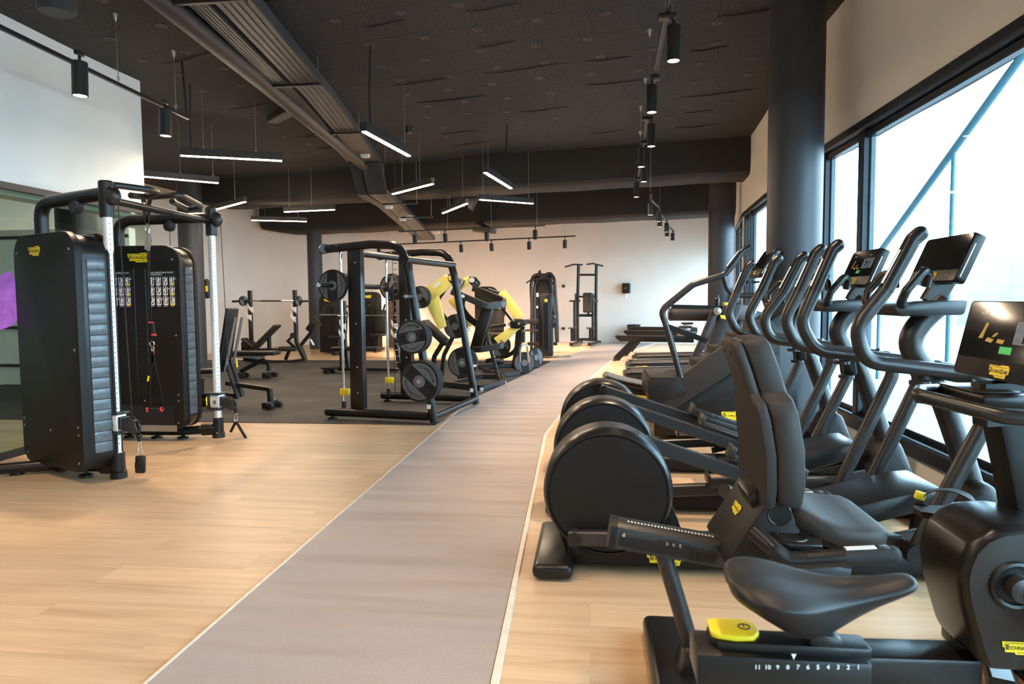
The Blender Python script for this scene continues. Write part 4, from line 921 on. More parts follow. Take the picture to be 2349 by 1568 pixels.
# -- leg-hold bench beside it
Y = 15.1; q = Q(Y); ab = thing('decline_bench', 'black decline bench with roller pads between the rack and the dark column', 'weight bench', (q(700, 800).x, Y, 0))
MB().bar(q(690, 792), q(722, 752), .07, .09, up=(0, 1, 0)).build('incline_beam', 'satin', ab); pad(q(712, 758), q(727, 738), .17, .16, Y, ab, 'bolster'); MB().bar(q(645, 798), q(683, 800), .3, .07).build('pad', 'pad', ab)
MB().rod(q(672, 769, -.2), q(672, 769, .2), .065, 16).build('roller_pad', 'pad', ab); MB().path([q(672, 770), q(660, 782), q(676, 796)], .05, .06, up=(0, 1, 0)).build('roller_arm', 'satin', ab)
MB().bar(q(665, 800), q(655, 824), .07, .07, up=(0, 1, 0)).bar(q(690, 794), q(702, 825), .07, .07, up=(0, 1, 0)).build('leg', 'satin', ab); MB().bar(q(712, 778), q(720, 791), .03, .05, up=(0, 1, 0)).build('strap_label', 'white', ab)
# -- second bench press, seen through the smith machine
Y = 12.6; q = Q(Y); ob = thing('bench_press_rack', 'black bench press rack with a bare chrome bar, seen through the smith machine', 'bench press', (q(830, 830).x, Y, 0))
for u in (788, 906): MB().path(fillet([q(u, 690), q(u+3, 790), q(u+12, 848)], .2, 4), .08, .07, up=(0, 1, 0)).build('upright', 'satin', ob)
for u, v in ((784, 742), (782, 764), (903, 742), (902, 764)):
    p = q(u, v, -.05); MB().prism([p, p+V((-.05, 0, .08)), p+V((-.05, 0, -.01)), p+V((-.02, 0, -.06)), p+V((.07, 0, -.12)), p+V((.07, 0, 0))], (0, .03, 0), .004).build('bar_hook', 'alu', ob)
pad(q(764, 799), q(870, 799), .15, .07, Y, ob, 'pad'); MB().bar(q(783, 806), q(784, 842), .06, .07, up=(0, 1, 0)).build('pad_post', 'black', ob); MB().bar(q(775, 846), q(912, 848), .08, .06).build('base_beam', 'black', ob)
MB().box(q(760, 843, -.1), (.30, .3, .035), None, .008).build('foot_plate', 'black', ob); wheelset(ob, q(757, 846).x, Y-.1, .16, .04, .035)
bb = thing('barbell', 'bare chrome barbell lying across the second bench press, behind the smith machine', 'barbell', q(830, 723, -.1))
MB().rod(q(742, 724, -.1), q(925, 722, -.1), .015, 12).build('shaft', 'chrome', bb); MB().rod(q(733, 724, -.1), q(775, 723.6, -.1), .027, 12).build('sleeve', 'gunmetal', bb)
# ================================================================ YELLOW PLATE-LOADED MACHINES
Y = 10.45; q = Q(Y); ym = thing('chest_press_machine', 'nearer plate-loaded press with pale yellow bent arms, behind the smith machine', 'plate loaded machine', (q(1080, 880).x, Y, 0), 0, None)
def arm2(o, pts, w, th, par, name, m='paleyellow'):
    P_ = [aty(u, v, Y+o) for u, v in pts]; return MB().path(fillet(P_, .03, 2), th, w, up=(0, 1, 0), bev=.1).build(name, m, par)
near, far = -.36, .36
def beam_y(o, uv0, uv1, w0, w1, th, par, name, m='paleyellow'):
    a, b_ = aty(*uv0, Y+o), aty(*uv1, Y+o); d = (b_-a).normalized(); n = V((0, 1, 0)).cross(d)
    return MB().prism([a+n*w0/2, b_+n*w1/2, b_-n*w1/2, a-n*w0/2], (0, th, 0), .012).build(name, m, par)
up_n = beam_y(near, (1030, 640), (982, 676), .19, .23, .09, ym, 'upper_arm'); beam_y(near, (985, 672), (1014, 752), .24, .13, .09, ym, 'lower_arm')
beam_y(far, (1079, 638), (1044, 662), .11, .15, .09, ym, 'upper_arm'); beam_y(far, (1034, 684), (1080, 748), .13, .06, .09, ym, 'lower_arm')
a, b_ = aty(995, 658, Y+near-.002), aty(1009, 646, Y+near-.002); d = (b_-a).normalized(); n = V((0, 1, 0)).cross(d)
st = MB().prism([a+n*.022, b_+n*.022, b_-n*.022, a-n*.022], (0, -.003, 0)).build('sticker', 'white', up_n)
for o, u, v in ((near, 1036, 637), (far, 1083, 642)):
    p = aty(u, v, Y+o); MB().rod(p-V((0, .04, 0)), p+V((0, .13, 0)), .042, 18).build('arm_hub', 'alu' if o > 0 else 'paleyellow', ym)
    MB().prism([p+V(x) for x in ((-.05, -.01, .06), (.05, -.01, .05), (.13, -.01, -.05), (.1, -.01, -.11), (.02, -.01, -.12), (-.05, -.01, -.04))], (0, .1, 0), .012).build('arm_joint', 'black', ym)
    sc = MB()
    for dx, dz in ((.06, -.04), (.08, -.06), (.02, -.07), (.04, -.1)): sc.lathe([(.012, 0), (.008, .006)], p+V((dx, -.012, dz)), (0, -1, 0), 10)
    sc.build('bolt', 'steel', ym)
MB().path(fillet([aty(1060, 645, Y+far), aty(1040, 672, Y+.1)], .02, 2), .09, .10, up=(0, 1, 0)).build('crosshead', 'gunmetal', ym)
# curved links
for o, pts in ((near+.14, [(1018, 662), (1001, 690), (1006, 712), (1030, 745)]), (far-.1, [(1062, 680), (1060, 705), (1075, 728), (1095, 744)])):
    MB().path(spline([aty(u, v, Y+o) for u, v in pts], 6), .10, .035, up=(0, 1, 0)).build('curved_link', 'satin', ym)
# top bar bent into a U, columns, shelf, base
MB().path(fillet([aty(1036, 667, Y-.30), aty(1118, 703, Y-.30), aty(1157, 697, Y-.18), aty(1158, 690, Y+.15), aty(1085, 660, Y+.30)], [.25, .12, .12], 6), .05, .10).build('top_bar', 'tube', ym)
beam_y(-.08, (1117, 705), (1090, 800), .17, .17, .12, ym, 'column', 'satin'); beam_y(.08, (1128, 706), (1107, 800), .06, .06, .07, ym, 'column_brace', 'satin')
beam_y(-.30, (1115, 762), (1144, 872), .055, .055, .06, ym, 'front_leg', 'tube')
MB().path(fillet([aty(1060, 800, Y+.2), aty(1062, 803, Y-.28), aty(1105, 801, Y-.34), aty(1153, 792, Y-.3), aty(1150, 786, Y+.2)], [.08, .12, .08], 5), .05, .09).build('middle_frame', 'tube', ym)
bp_ = [fl(1000, 878, .05), fl(1105, 890, .05), fl(1158, 874, .05), fl(1152, 863, .05), fl(1050, 862, .05)]
MB().path(fillet(bp_, .12, 5), .06, .09).build('base_frame', 'tube', ym)
for p in (bp_[1], bp_[2]): MB().box(p-V((0, .03, .02)), (.05, .03, .06), None, .004).build('foot', 'alu', ym)
MB().bar(fl(1035, 880, .06), fl(1105, 862, .10), .06, .07).build('foot_bar', 'satin', ym)
pad(aty(974, 736, Y), aty(1028, 788, Y), .17, .09, Y-.05, ym, 'backrest'); beam_y(0, (975, 742), (1027, 795), .03, .03, .3, ym, 'back_shell', 'black')
MB().path(fillet([aty(1022, 775, Y-.12), aty(996, 818, Y-.12), aty(993, 858, Y-.12)], .12, 4), .07, .05, up=(0, 1, 0)).build('rear_leg', 'black', ym); MB().path(fillet([aty(1040, 770, Y-.2), aty(1018, 815, Y-.2), aty(1012, 872, Y-.2)], .2, 4), .06, .06, up=(0, 1, 0)).build('rear_leg', 'black', ym)
p = aty(965, 681, Y+near-.30); MB().rod(p, aty(985, 678, Y+near), .024, 12).build('weight_horn', 'chrome', ym)
plate('weight_plate', 'black weight plate on the left yellow arm of the nearer press', aty(966, 681, Y+near-.18), (-.35, -.93, 0), .165, .07, '10', detail=False)
p = aty(1046, 748, Y+far-.6); plate('weight_plate', 'black weight plate at the lower end of the yellow arm, behind the smith machine leg', p, (-.2, -.97, 0), .185, .08, '15', .4); MB().rod(p+V((0, .02, 0)), aty(1065, 735, Y+far), .02, 10).build('weight_horn', 'steel', ym)
p = aty(1061, 831, Y-.50)
for k in range(3): plate('weight_plate', 'large black weight plate low on the nearer press, %s of three' % ('outermost', 'middle', 'innermost')[k], p+V((0, .052*k, 0)), (-.16, -.98, 0), .225, .046, '20', .2, detail=(k == 0))
MB().rod(p-V((0, .06, 0)), p+V((0, .4, 0)), .022, 12).build('storage_peg', 'steel', ym)
# second yellow machine
Y = 12.75; q = Q(Y); y2 = thing('leg_press_machine', 'farther plate-loaded machine with a pale yellow beam folded over a black joint', 'plate loaded machine', (q(1180, 850).x, Y, 0))
beam_y(-.2, (1150, 668), (1192, 730), .14, .20, .12, y2, 'yellow_beam'); beam_y(-.12, (1186, 748), (1140, 785), .13, .20, .12, y2, 'lower_yellow_beam')
MB().prism([q(1166, 742, -.24), q(1178, 730, -.24), q(1200, 733, -.24), q(1208, 744, -.24), q(1190, 754, -.24), q(1172, 752, -.24)], (0, .22, 0), .015).build('joint_block', 'black', y2)
sc = MB()
for u, v in ((1178, 734), (1168, 744), (1190, 742)): sc.lathe([(.025, 0), (.02, .008)], q(u, v, -.245), (0, -1, 0), 12)
sc.build('bolt', 'steel', y2)
MB().bar(q(1144, 674, -.1), q(1120, 666, -.1), .12, .10).build('hinge', 'gunmetal', y2)
MB().path(fillet([q(1192, 755), q(1188, 800), q(1180, 845)], .2, 4), .13, .12, up=(0, 1, 0)).build('column', 'satin', y2); MB().path(fillet([q(1200, 748, .1), q(1182, 805, .1), q(1165, 815, .1), q(1115, 828, .1)], .2, 4), .08, .09, up=(0, 1, 0)).build('curved_frame', 'satin', y2)
MB().bar(q(1147, 700, .2), q(1174, 735, .2), .04, .04, up=(0, 1, 0)).build('link_rod', 'black', y2)
MB().path(fillet([fl(1110, 848, .05), fl(1150, 860, .05), fl(1190, 855, .05), fl(1188, 842, .05)], .1, 4), .07, .09).build('base_frame', 'tube', y2); MB().bar(fl(1100, 842, .05), fl(1190, 836, .05), .09, .08).build('cross_foot', 'satin', y2)
MB().bar(q(1100, 752, .3), q(1160, 745, .3), .10, .06).build('handle_bar', 'tube', y2)
MB().ball(q(1145, 828, -.2), (.10, .08, .06), 8).build('chain_guard', 'gunmetal', y2)
MB().path(fillet([fl(1192, 830, .32), fl(1193, 800, .62), fl(1196, 790, .70), fl(1209, 792, .68), fl(1213, 828, .36)], .1, 4), .03, .05, up=(0, 1, 0)).build('plate_fork', 'steel', y2)
MB().prism([q(1196, 765, -.3), q(1204, 758, -.3), q(1204, 785, -.3), q(1196, 786, -.3)], (0, .10, 0), .01).build('fork_head', 'gunmetal', y2)
plate('weight_plate', 'grey weight plate leaning on the fork at the edge of the walkway', fl(1203, 832, .215), (.25, -.95, .1), .20, .045, '15', .1, face='plate_grey'); plate('weight_plate', 'black weight plate standing just right of the grey one at the walkway edge', fl(1224, 822, .215)+V((.02, .25, 0)), (.75, -.65, .05), .20, .045, '15', .2, detail=False)
plate('weight_plate', 'black weight plate behind the folded yellow beam', q(1146, 792, .1), (-.2, -.95, 0), .22, .05, '15', .7, detail=False)
# ================================================================ MACHINES ALONG THE BACK
def shroud_tower(name, label, c, w, dpt, h, rz, m='shroud', logo_w=.2, slot=True):
    t = thing(name, label, 'weight machine', (c[0], c[1], 0), rz)
    ux = V((cos(rz), sin(rz), 0)); uy = V((-sin(rz), cos(rz), 0)); o = V((c[0], c[1], 0))
    MB().prism([o-uy*dpt/2+ux*x+UZ*(z+.04) for x, z in rrect(w, h-.04, (.03, .03, w*.32, w*.32))], uy*dpt, .03).build('weight_tower', m, t)
    if slot: MB().prism([o-uy*(dpt/2+.003)+ux*x+UZ*z for x, z in ((-w*.17, .3), (w*.17, .3), (w*.17, h*.84), (-w*.17, h*.84))], uy*.006).build('stack_slot', 'black', t)
    if logo_w: logo(t, o-uy*(dpt/2)+UZ*(h-.13), ux, UZ, logo_w, letters=False)
    return t, o, ux, uy
# pulldown with two towers
c = fl(1252, 820); t, o, ux, uy = shroud_tower('pulldown_machine', 'slim grey-edged pulley tower with a yellow disc in front of the tall pulldown frame', (c.x, c.y+.1), .34, .42, 1.50, .0, 'satin', 0)
MB().bar(o+ux*(-.06)-uy*.215+UZ*.1, o+ux*(-.06)-uy*.215+UZ*1.36, .05, .02, up=(1, 0, 0)).bar(o+ux*.07-uy*.215+UZ*.1, o+ux*.07-uy*.215+UZ*1.30, .06, .02, up=(1, 0, 0)).build('tower_rib', 'gunmetal', t)
MB().lathe([(.04, 0), (.04, .01)], o+ux*.02-uy*.212+UZ*1.34, -uy, 20).build('disc_badge', 'yellow', t)
MB().box(o-ux*.15-uy*.22+UZ*.14, (.07, .02, .05)).build('label_plate', 'alu', t)
q = Q(c.y-.05)
MB().path(fillet([q(1265, 690), q(1270, 715), q(1272, 735)], .03), .04, .05, up=(0, 1, 0)).ball(q(1270, 728), (.06, .06, .12), 8).build('grip_holder', 'gunmetal', t); MB().ball(q(1267, 738), (.07, .06, .16), 8).tube([q(1266, 725), q(1276, 742), q(1272, 750)], .03, 8).build('rope_attachment', 'black', t)
Y = 17.6; c2 = aty(1247, 800, Y); t2, o, ux, uy = shroud_tower('lat_pulldown', 'tall dark pulldown machine with an arched frame and long bar by the back wall', (c2.x, Y), .46, .4, 2.02, .0, 'shroud', 0); q = Q(Y)
for pts in ([(1219, 822), (1220, 700), (1218, 655), (1222, 632), (1240, 628), (1262, 640), (1272, 700), (1277, 785)], [(1228, 812), (1226, 655), (1235, 640), (1262, 624), (1272, 640), (1278, 720), (1279, 785)]):
    MB().tube(fillet([q(u, v, -.25) for u, v in pts], .25, 4), .040, 12).build('frame_tube', 'tube', t2)
MB().prism([q(1234, 640, -.26), q(1234, 622, -.26), q(1240, 618, -.26), q(1243, 634, -.26)], (0, .1, 0), .01).build('pulley_bracket', 'black', t2)
MB().tube(spline([q(u, v, -.40) for u, v in ((1207, 649), (1222, 640), (1238, 641), (1248, 638), (1262, 642), (1272, 655))], 4), .018, 8).build('pull_bar', 'tube', t2)
for v0, v1 in ((732, 742), (755, 759)): MB().bar(q(1205, (v0+v1)/2, -.3), q(1238, (v0+v1)/2, -.3), .3, (v1-v0)*.011).build('seat_pad' if v0 == 732 else 'foot_rail', 'pad' if v0 == 732 else 'tube', t2)
MB().bar(q(1210, 788, -.3), q(1278, 788, -.3), .1, .08).build('base_rail', 'satin', t2); MB().box(q(1233, 704, -.24), (.05, .012, .06)).box(q(1233, 676, -.24), (.05, .012, .1)).build('notice', 'white', t2)
# dip and chin-up station
Y = 20.1; q = Q(Y); ds = thing('dip_station', 'chin-up and dip station with a back pad standing against the bright back wall', 'dip station', (q(1345, 785).x, Y, 0))
for u0, u1, uf in ((1327, 1325, 1310), (1368, 1367, 1352)):
    MB().tube(fillet([q(u0, 607), q(u0, 612), q(u1, 695), q(u1, 782)], .05, 3), .045, 12).build('upright', 'satin', ds)
    MB().tube([q(u1-7, 690, -.2), q(u1-7, 782, -.2)], .04, 12).build('front_post', 'satin', ds)
    MB().bar(q(uf+2, 752, -.5), q(uf+2, 782, -.5), .08, .08, up=(0, 1, 0)).build('step_post', 'satin', ds); MB().box(q(uf+4, 752, -.45), (.26, .3, .035), None, .01).build('foot_step', 'gunmetal', ds)
    MB().bar(fl(uf, 790, .08), fl(u1+6, 783, .08), .09, .08).build('base_foot', 'satin', ds); MB().lathe([(.05, 0), (.05, .07)], fl(uf, 791), n=14).lathe([(.05, 0), (.05, .07)], fl(u1+8, 786), n=14).build('rubber_foot', 'black', ds)
    MB().tube(fillet([q(u0+3, 690, -.1), q(u0-12, 690, -.5), q(u0-20, 690, -.6)], .05, 3), .025, 10).rod(q(u0-7, 690, -.45), q(u0-7, 673, -.45), .022, 8).build('dip_handle', 'black', ds)
for pts in (((1296, 612), (1316, 606), (1336, 607)), ((1346, 606), (1360, 604), (1383, 610))):
    MB().tube(fillet([q(u, v, -.25+.15*i) for i, (u, v) in enumerate(pts)], .05, 3), .024, 10).build('pull_up_grip', 'gunmetal', ds)
for v, w_ in ((630, .06), (680, .05), (723, .08), (778, .08)): MB().bar(q(1328, v), q(1367, v), .06, w_).build('crossbar', 'satin', ds)
MB().box(q(1348, 694, -.25), (.27, .09, .57), None, .04, 3).build('back_pad', 'greypad', ds); MB().bar(q(1350, 716, -.15), q(1349, 724, -.15), .07, .05, up=(0, 1, 0)).build('pad_stem', 'satin', ds)
# things on the back wall
def backwall_y(u, v):
    lo, hi = 15.0, 24.0
    for _ in range(40):
        m_ = (lo+hi)/2; p = aty(u, v, m_); yw = 20.55 + (4.15-p.x)/(4.15+1.1)*(21.8-20.55) if p.x > -1.1 else 21.8
        lo, hi = (m_, hi) if m_ < yw else (lo, m_)
    return lo
WN = V((.232, .973, 0)).normalized()
def on_wall(u, v): return aty(u, v, backwall_y(u, v))
p = on_wall(1438, 661); t = thing('paper_dispenser', 'black paper towel dispenser on the back wall with a white paper tail', 'dispenser', p)
MB().box(p-WN*.10, (.23, .19, .31), rotm(0, 0, -.232), .03).build('body', 'black', t); MB().lathe([(.035, 0), (.03, .012)], p-WN*.195-V((.02, 0, .0)), -WN, 16).build('window', 'plate_grey', t)
MB().prism([p-WN*.09+V(x) for x in ((-.03, 0, -.15), (.05, 0, -.15), (.03, 0, -.27), (-.02, 0, -.36))], (0, .004, 0)).build('paper_tail', 'white', t)
for u, v, lab in ((1293, 656, 'upper black socket box on the back wall beside the pulldown'), (1293, 753, 'lower black socket box on the back wall beside the pulldown')):
    p = on_wall(u, v); t = thing('socket_box', lab, 'socket', p); MB().box(p-WN*.03, (.085, .06, .085), rotm(0, 0, -.232), .01).build('box', 'black', t); MB().box(p-WN*.062, (.06, .006, .06), rotm(0, 0, -.232), .004).build('cover', 'gunmetal', t)
p = fl(1452, 786); t = thing('waste_bin', 'dark open waste bin on the floor by the back wall, behind the rowers', 'bin', (p.x, p.y-.35, 0))
MB().lathe([(.001, .004), (.145, .004), (.15, .0), (.20, .56), (.205, .57), (.19, .57), (.14, .02), (.001, .02)], (p.x, p.y-.35, 0), n=28).build('bucket', 'black', t); MB().ring((p.x, p.y-.35, .565), .198, .012, n=28).build('rim', 'gunmetal', t)
# dark selectorised machines seen behind the benches and the smith machine
def seat_machine(label, u, v, Y, w, h, arms=True, rz=0, u_seat=20):
    q = Q(Y); c = q(u, v); t, o, ux, uy = shroud_tower('weight_machine', label, (c.x, Y), w, .5, h, rz, 'shroud', .2)
    s = o+ux*(.35 if u_seat > 0 else -.35)-uy*.55
    MB().box(s+UZ*.46, (.36, .42, .08), rotm(0, 0, rz), .03, 3).build('seat', 'pad', t); MB().box(s+uy*.26+UZ*.80, (.34, .09, .62), rotm(-.15, 0, rz), .035, 3).build('backrest', 'pad', t)
    MB().bar(s+UZ*.06-uy*.3, s+UZ*.06+uy*.45, .09, .08).bar(s+UZ*.06, o+UZ*.06-uy*.2, .08, .08).bar(s+UZ*.08, s+UZ*.43, .07, .07, up=(0, 1, 0)).build('base_frame', 'satin', t)
    if arms:
        for k in (-.24, .24): MB().tube(fillet([s+ux*k+uy*.3+UZ*1.2, s+ux*k-uy*.1+UZ*1.25, s+ux*k*1.1-uy*.45+UZ*.95], .1, 4), .028, 10).build('lever_arm', 'tube', t)
    return t
seat_machine('dark weight machine with a yellow badge just right of the second column', 763, 797, 17.2, .50, 1.52)
seat_machine('dark weight machine behind the smith machine, between its uprights', 853, 797, 18.2, .46, 1.60, True, 0, 1)
seat_machine('black weight machine with a rounded top and yellow badge behind the yellow press', 1117, 790, 18.6, .58, 1.72, True)
Y = 17.8; q = Q(Y); t = thing('wooden_panel', 'low brown cupboard against the back wall, seen between the smith machine rods', 'cupboard', (q(885, 790).x, 19.6, 0))
MB().box((q(885, 790).x-.0, 19.6, .72), (.8, .4, 1.44), None, .01).build('carcass', mat('brown', (.30, .17, .085), .5, 0, .2, 8), t); MB().box((q(885, 790).x, 19.395, .72), (.36, .015, 1.36), None, .004).build('door', 'brown', t)
# small black box on the left wall beside the first column, and a second one above
p = aty(474, 662, 13.7); t = thing('wall_handset', 'black rounded box fixed to the dark column beside the cable machine', 'wall box', p); MB().box(p+V((-.02, .05, 0)), (.10, .10, .42), None, .045, 3).build('housing', 'black', t); MB().box(p+V((.0, -.005, .0)), (.05, .012, .12), None, .005).build('badge', 'yellow', t)
# ================================================================ THREE ELLIPTICALS FACING THE WINDOWS
def X3(x, y, z): return V((x, y, z))
def console(par, bx, bz, tx_, tz, yc, w, th=.05, pic=True, bar=True):
    """flat screen leaning back; (bx,bz)-(tx_,tz) is its lower and upper edge, facing -X"""
    a, b_ = V((bx, yc, bz)), V((tx_, yc, tz)); d = (b_-a).normalized(); n = d.cross(V((0, 1, 0))); n = n if n.x < 0 else -n
    lat = V((0, -1, 0)); h = (b_-a).length; c = (a+b_)/2
    M = Matrix((lat, d, n)).transposed()
    def at(x, y, o=0): return c+lat*x+d*y+n*o
    bd = MB().prism([at(x, y-h/2, -th) for x, y in rrect(w, h, (.02, .02, .02, .02), 4)], n*th, .006).build('console', 'satin', par)
    sc = MB().prism([at(x, y-h/2+h*.24, .0005) for x, y in rrect(w*.96, h*.74, (.008, .008, .02, .02), 4)], n*.002).build('screen', 'screen', par)
    logo(par, at(0, -h*.39, .0), lat, d, w*.20, lift=.001)
    MB().lathe([(.008, 0), (.008, .002)], at(w*.3, -h*.38, 0), n, 12).build('button', 'steel', par)
    if bar: MB().bar(at(w/2+.001, -h*.40, -th*.3), at(w/2+.001, h*.28, -th*.3), .004, .012, up=lat).build('edge_trim', 'alu', bd)
    if pic:
        u = MB(); u.flat(at(0, 0, .0028), lat, d, [(w*.06, -h*.04), (w*.40, -h*.04), (w*.40, h*.24), (w*.06, h*.24)]); u.build('picture', 'pic_ui', sc, flip=False)
        u = MB()
        for pts in ([(.14, .20), (.17, .20), (.18, .10), (.16, -.02), (.14, -.02), (.15, .09)], [(.18, .14), (.25, .11), (.25, .09), (.18, .12)], [(.26, .16), (.31, .13), (.30, .10), (.25, .13)], [(.24, .10), (.26, .10), (.28, -.02), (.26, -.02)]): u.flat(at(0, 0, .0031), lat, d, [(x*w, y*h) for x, y in pts])
        u.build('silhouette', 'screen', sc, flip=False)
        u = MB(); u.flat(at(0, 0, .0028), lat, d, [(-w*.05, -h*.17), (w*.07, -h*.17), (w*.07, -h*.08), (-w*.05, -h*.08)]); u.build('green_button', 'green_ui', sc, flip=False)
        u = MB()
        for pts in ([(-.30, .0), (-.25, .0), (-.24, .10), (-.22, .20), (-.25, .21), (-.27, .10)], [(-.22, -.03), (-.15, -.05), (-.13, .0), (-.20, .02)], [(-.10, -.04), (-.03, -.05), (-.02, .0), (-.09, .01)], [(-.16, .03), (-.13, .03), (-.10, .08), (-.12, .09)]): u.flat(at(0, 0, .003), lat, d, [(x*w, y*h) for x, y in pts])
        u.build('thumbnail', 'yellow_ui', sc, flip=False)
        u = MB(); u.text('MOVE', at(-w*.33, h*.33, .003), lat, d, .012, 'LEFT').text('00:00', at(w*.2, h*.33, .003), lat, d, .012, 'LEFT'); u.build('caption', 'white_ui', sc, flip=False)
    return at, lat, d, n
def bottle_ring(par, c, r=.043):
    MB().lathe([(r-.0025, -.018), (r-.0025, 0), (r+.0025, 0), (r+.0025, -.018), (r-.0025, -.018)], c, n=30).build('bottle_ring', 'gunmetal', par)
LEV = [(1.425, 1.645), (1.316, 1.423), (1.222, 1.265), (1.262, 1.150), (1.40, 1.10), (1.66, 1.05)]
def elliptical(Y, ang_near, sh_near, sh_far, label, pic=True, low=(0, 0)):
    t = thing('elliptical_trainer', label, 'elliptical trainer', (1.0, Y, 0), 0, 'elliptical trainers')
    yn = Y-.14; C = V((.09, yn, .408))
    dr = MB().lathe([(.05, .30), (.30, .30), (.322, .285), (.330, .24), (.326, .12), (.330, .10), (.330, .06), (.322, .02), (.312, .002), (.303, .0), (.302, .012), (.05, .012)], C, (0, 1, 0), 72).build('drum', 'satin', t)
    MB().lathe([(.001, .0), (.296, .002), (.299, .006), (.299, .02), (.001, .02)], C+V((0, .002, 0)), (0, 1, 0), 72).build('drum_cover', 'shroud', dr)
    MB().prism([X3(x, Y-.06, z) for x, z in ((.30, .60), (.385, .43), (.47, .20), (.50, .06), (.02, .06), (-.12, .06), (-.20, .30), (-.10, .18), (.1, .10), (.3, .18), (.40, .36))], (0, .16, 0), .01).build('drum_fairing', 'shroud', t)
    MB().box((-.185, Y+.07, .047), (.20, .70, .07), None, .028, 3).build('rear_foot', 'satin', t)
    MB().prism([X3(x, Y-.10, z) for x, z in ((-.10, .02), (.02, .02), (.06, .12), (-.02, .20), (-.13, .20))], (0, .2, 0), .015).build('rear_neck', 'shroud', t)
    MB().box((.93, Y, .075), (2.05, .22, .10), None, .02).build('base_beam', 'shroud', t); logo(t, V((.38, Y-.11, .078)), (1, 0, 0), UZ, .19)
    cr = .27
    for s_, ph, nm in ((-1, ang_near, 'near'), (1, ang_near+pi, 'far')):
        yb = Y + s_*(.20 if s_ > 0 else .185); px, pz = .09+cr*cos(ph), .408+cr*sin(ph)
        fx, fz = 1.47, .225
        if s_ < 0: MB().bar(V((.09, yn-.006, .408)), V((px, yn-.006, pz)), .012, .03, up=(0, 1, 0)) if 0 else None
        MB().rod(V((px, Y+s_*.13, pz)), V((px, yb+s_*.035, pz)), .034, 20).build('crank_pin', 'gunmetal', t)
        dv = (V((fx, yb, fz))-V((px, yb, pz))).normalized(); nn = V((0, 1, 0)).cross(dv); nn = nn if nn.z > 0 else -nn
        e = V((fx, yb, fz)); s0 = V((px, yb, pz))
        ar = MB().path([s0-dv*.03, s0+dv*.5, e], .052, .075, up=(0, 1, 0) if 0 else (0, 0, 1)).build('pedal_arm', 'gunmetal', t)
        MB().lathe([(.036, -.034), (.036, .034), (.02, .037)], s0, (0, s_, 0), 20).build('arm_cap', 'satin', ar)
        # pedal: shallow tray with raised toe and heel
        c = s0+dv*((.93-px)/max(dv.x, .2)) + nn*.06 + V((0, s_*.07, 0)); M = Matrix((dv, V((0, 1, 0)), nn)).transposed()
        pd = MB().box(c, (.40, .17, .022), M, .008).box(c-dv*.195+nn*.03, (.016, .17, .07), M, .005).box(c+dv*.195+nn*.035, (.016, .17, .08), M, .005).box(c+V((0, s_*.08, 0))+nn*.025, (.38, .014, .05), M, .004).build('pedal', 'gunmetal', t)
        MB().box(c+nn*.0125, (.36, .14, .004), M, .001).build('tread', 'rubber', pd)
        # link from the lever pivot down to the arm
        sh = sh_near if s_ < 0 else sh_far
        yl = Y+s_*.33; piv = V((1.72, yl, 1.03))
        MB().rod(V((1.72, Y+s_*.05, 1.03)), V((1.72, yl+s_*.03, 1.03)), .045, 20).build('pivot_shaft', 'gunmetal', t)
        low_pt = V((fx, yl, fz)); hi = V((1.815, yl, .97)) + V((sh*.25, 0, 0))
        MB().tube(fillet([piv+V((-.05, 0, .03)), hi, low_pt], .09, 6), .037, 18).build('lower_link', 'tube', t)
        MB().lathe([(.05, -.04), (.05, .04)], low_pt, (0, 1, 0), 18).rod(low_pt, V((fx, yb, fz)), .025, 12).build('link_foot', 'satin', t)
        L_ = [V((x+sh*max(0, min(1, (z-1.13)/.35)), yl, z)) for x, z in LEV]
        MB().tube(fillet([L_[1], L_[2]+V((-.03, 0, -.01)), V((L_[3].x-.03, yl, L_[3].z-.05)), L_[5], ], .13, 8), .033, 18).build('lever', 'tube', t)
        lg = MB().tube(fillet([L_[1], L_[0], L_[0]+V((.030, 0, .026))], .05, 4), [.0405]*6+[.038, .03] if 0 else .0335, 18).ball(L_[0]+V((.030, 0, .026)), .0335, 9).build('lever_grip', 'satin', t)
        MB().bar(L_[1].lerp(L_[0], .06)+V((-.030, -.012, .017)), L_[1].lerp(L_[0], .72)+V((-.030, -.012, .017)), .018, .004).build('pulse_plate', 'alu', lg)
        # fixed inner grip
        g = [V((1.56, Y+s_*.10, 1.345)), V((1.43, Y+s_*.20, 1.35)), V((1.45, Y+s_*.22, 1.42)), V((1.53, Y+s_*.21, 1.515)), V((1.565, Y+s_*.18, 1.50)), V((1.56, Y+s_*.16, 1.44))]
        MB().tube(fillet(g, .05, 5), .021, 12).build('fixed_grip', 'satin', t)
    # column, tray, console, housings
    cl = spline([V((x, Y, z)) for x, z in ((1.72, 1.37), (1.62, 1.27), (1.575, 1.18), (1.60, 1.09), (1.70, .95), (1.81, .66), (1.93, .28))], 5)
    sec = [(.058*cos(a*pi/9), .054*sin(a*pi/9)) for a in range(18)]
    MB().sect(cl, sec, up=(1, 0, .3)).build('column', 'tube', t)
    MB().prism([X3(x, Y-.20, z) for x, z in ((1.40, 1.345), (1.44, 1.30), (1.72, 1.305), (1.735, 1.375), (1.52, 1.37))], (0, .40, 0), .014).build('tray', 'gunmetal', t)
    MB().bar(V((1.66, Y, 1.36)), V((1.735, Y, 1.50)), .10, .05, up=(0, 1, 0)).build('console_neck', 'satin', t)
    console(t, 1.65, 1.465, 1.742, 1.685, Y, .46, pic=pic)
    MB().box((1.60, Y-.10, .98), (.08, .09, .16), rotm(0, -.15, 0), .015).build('holder_bracket', 'satin', t)
    bottle_ring(t, (1.53, Y-.20, 1.00)); bottle_ring(t, (1.56, Y-.20, .915))
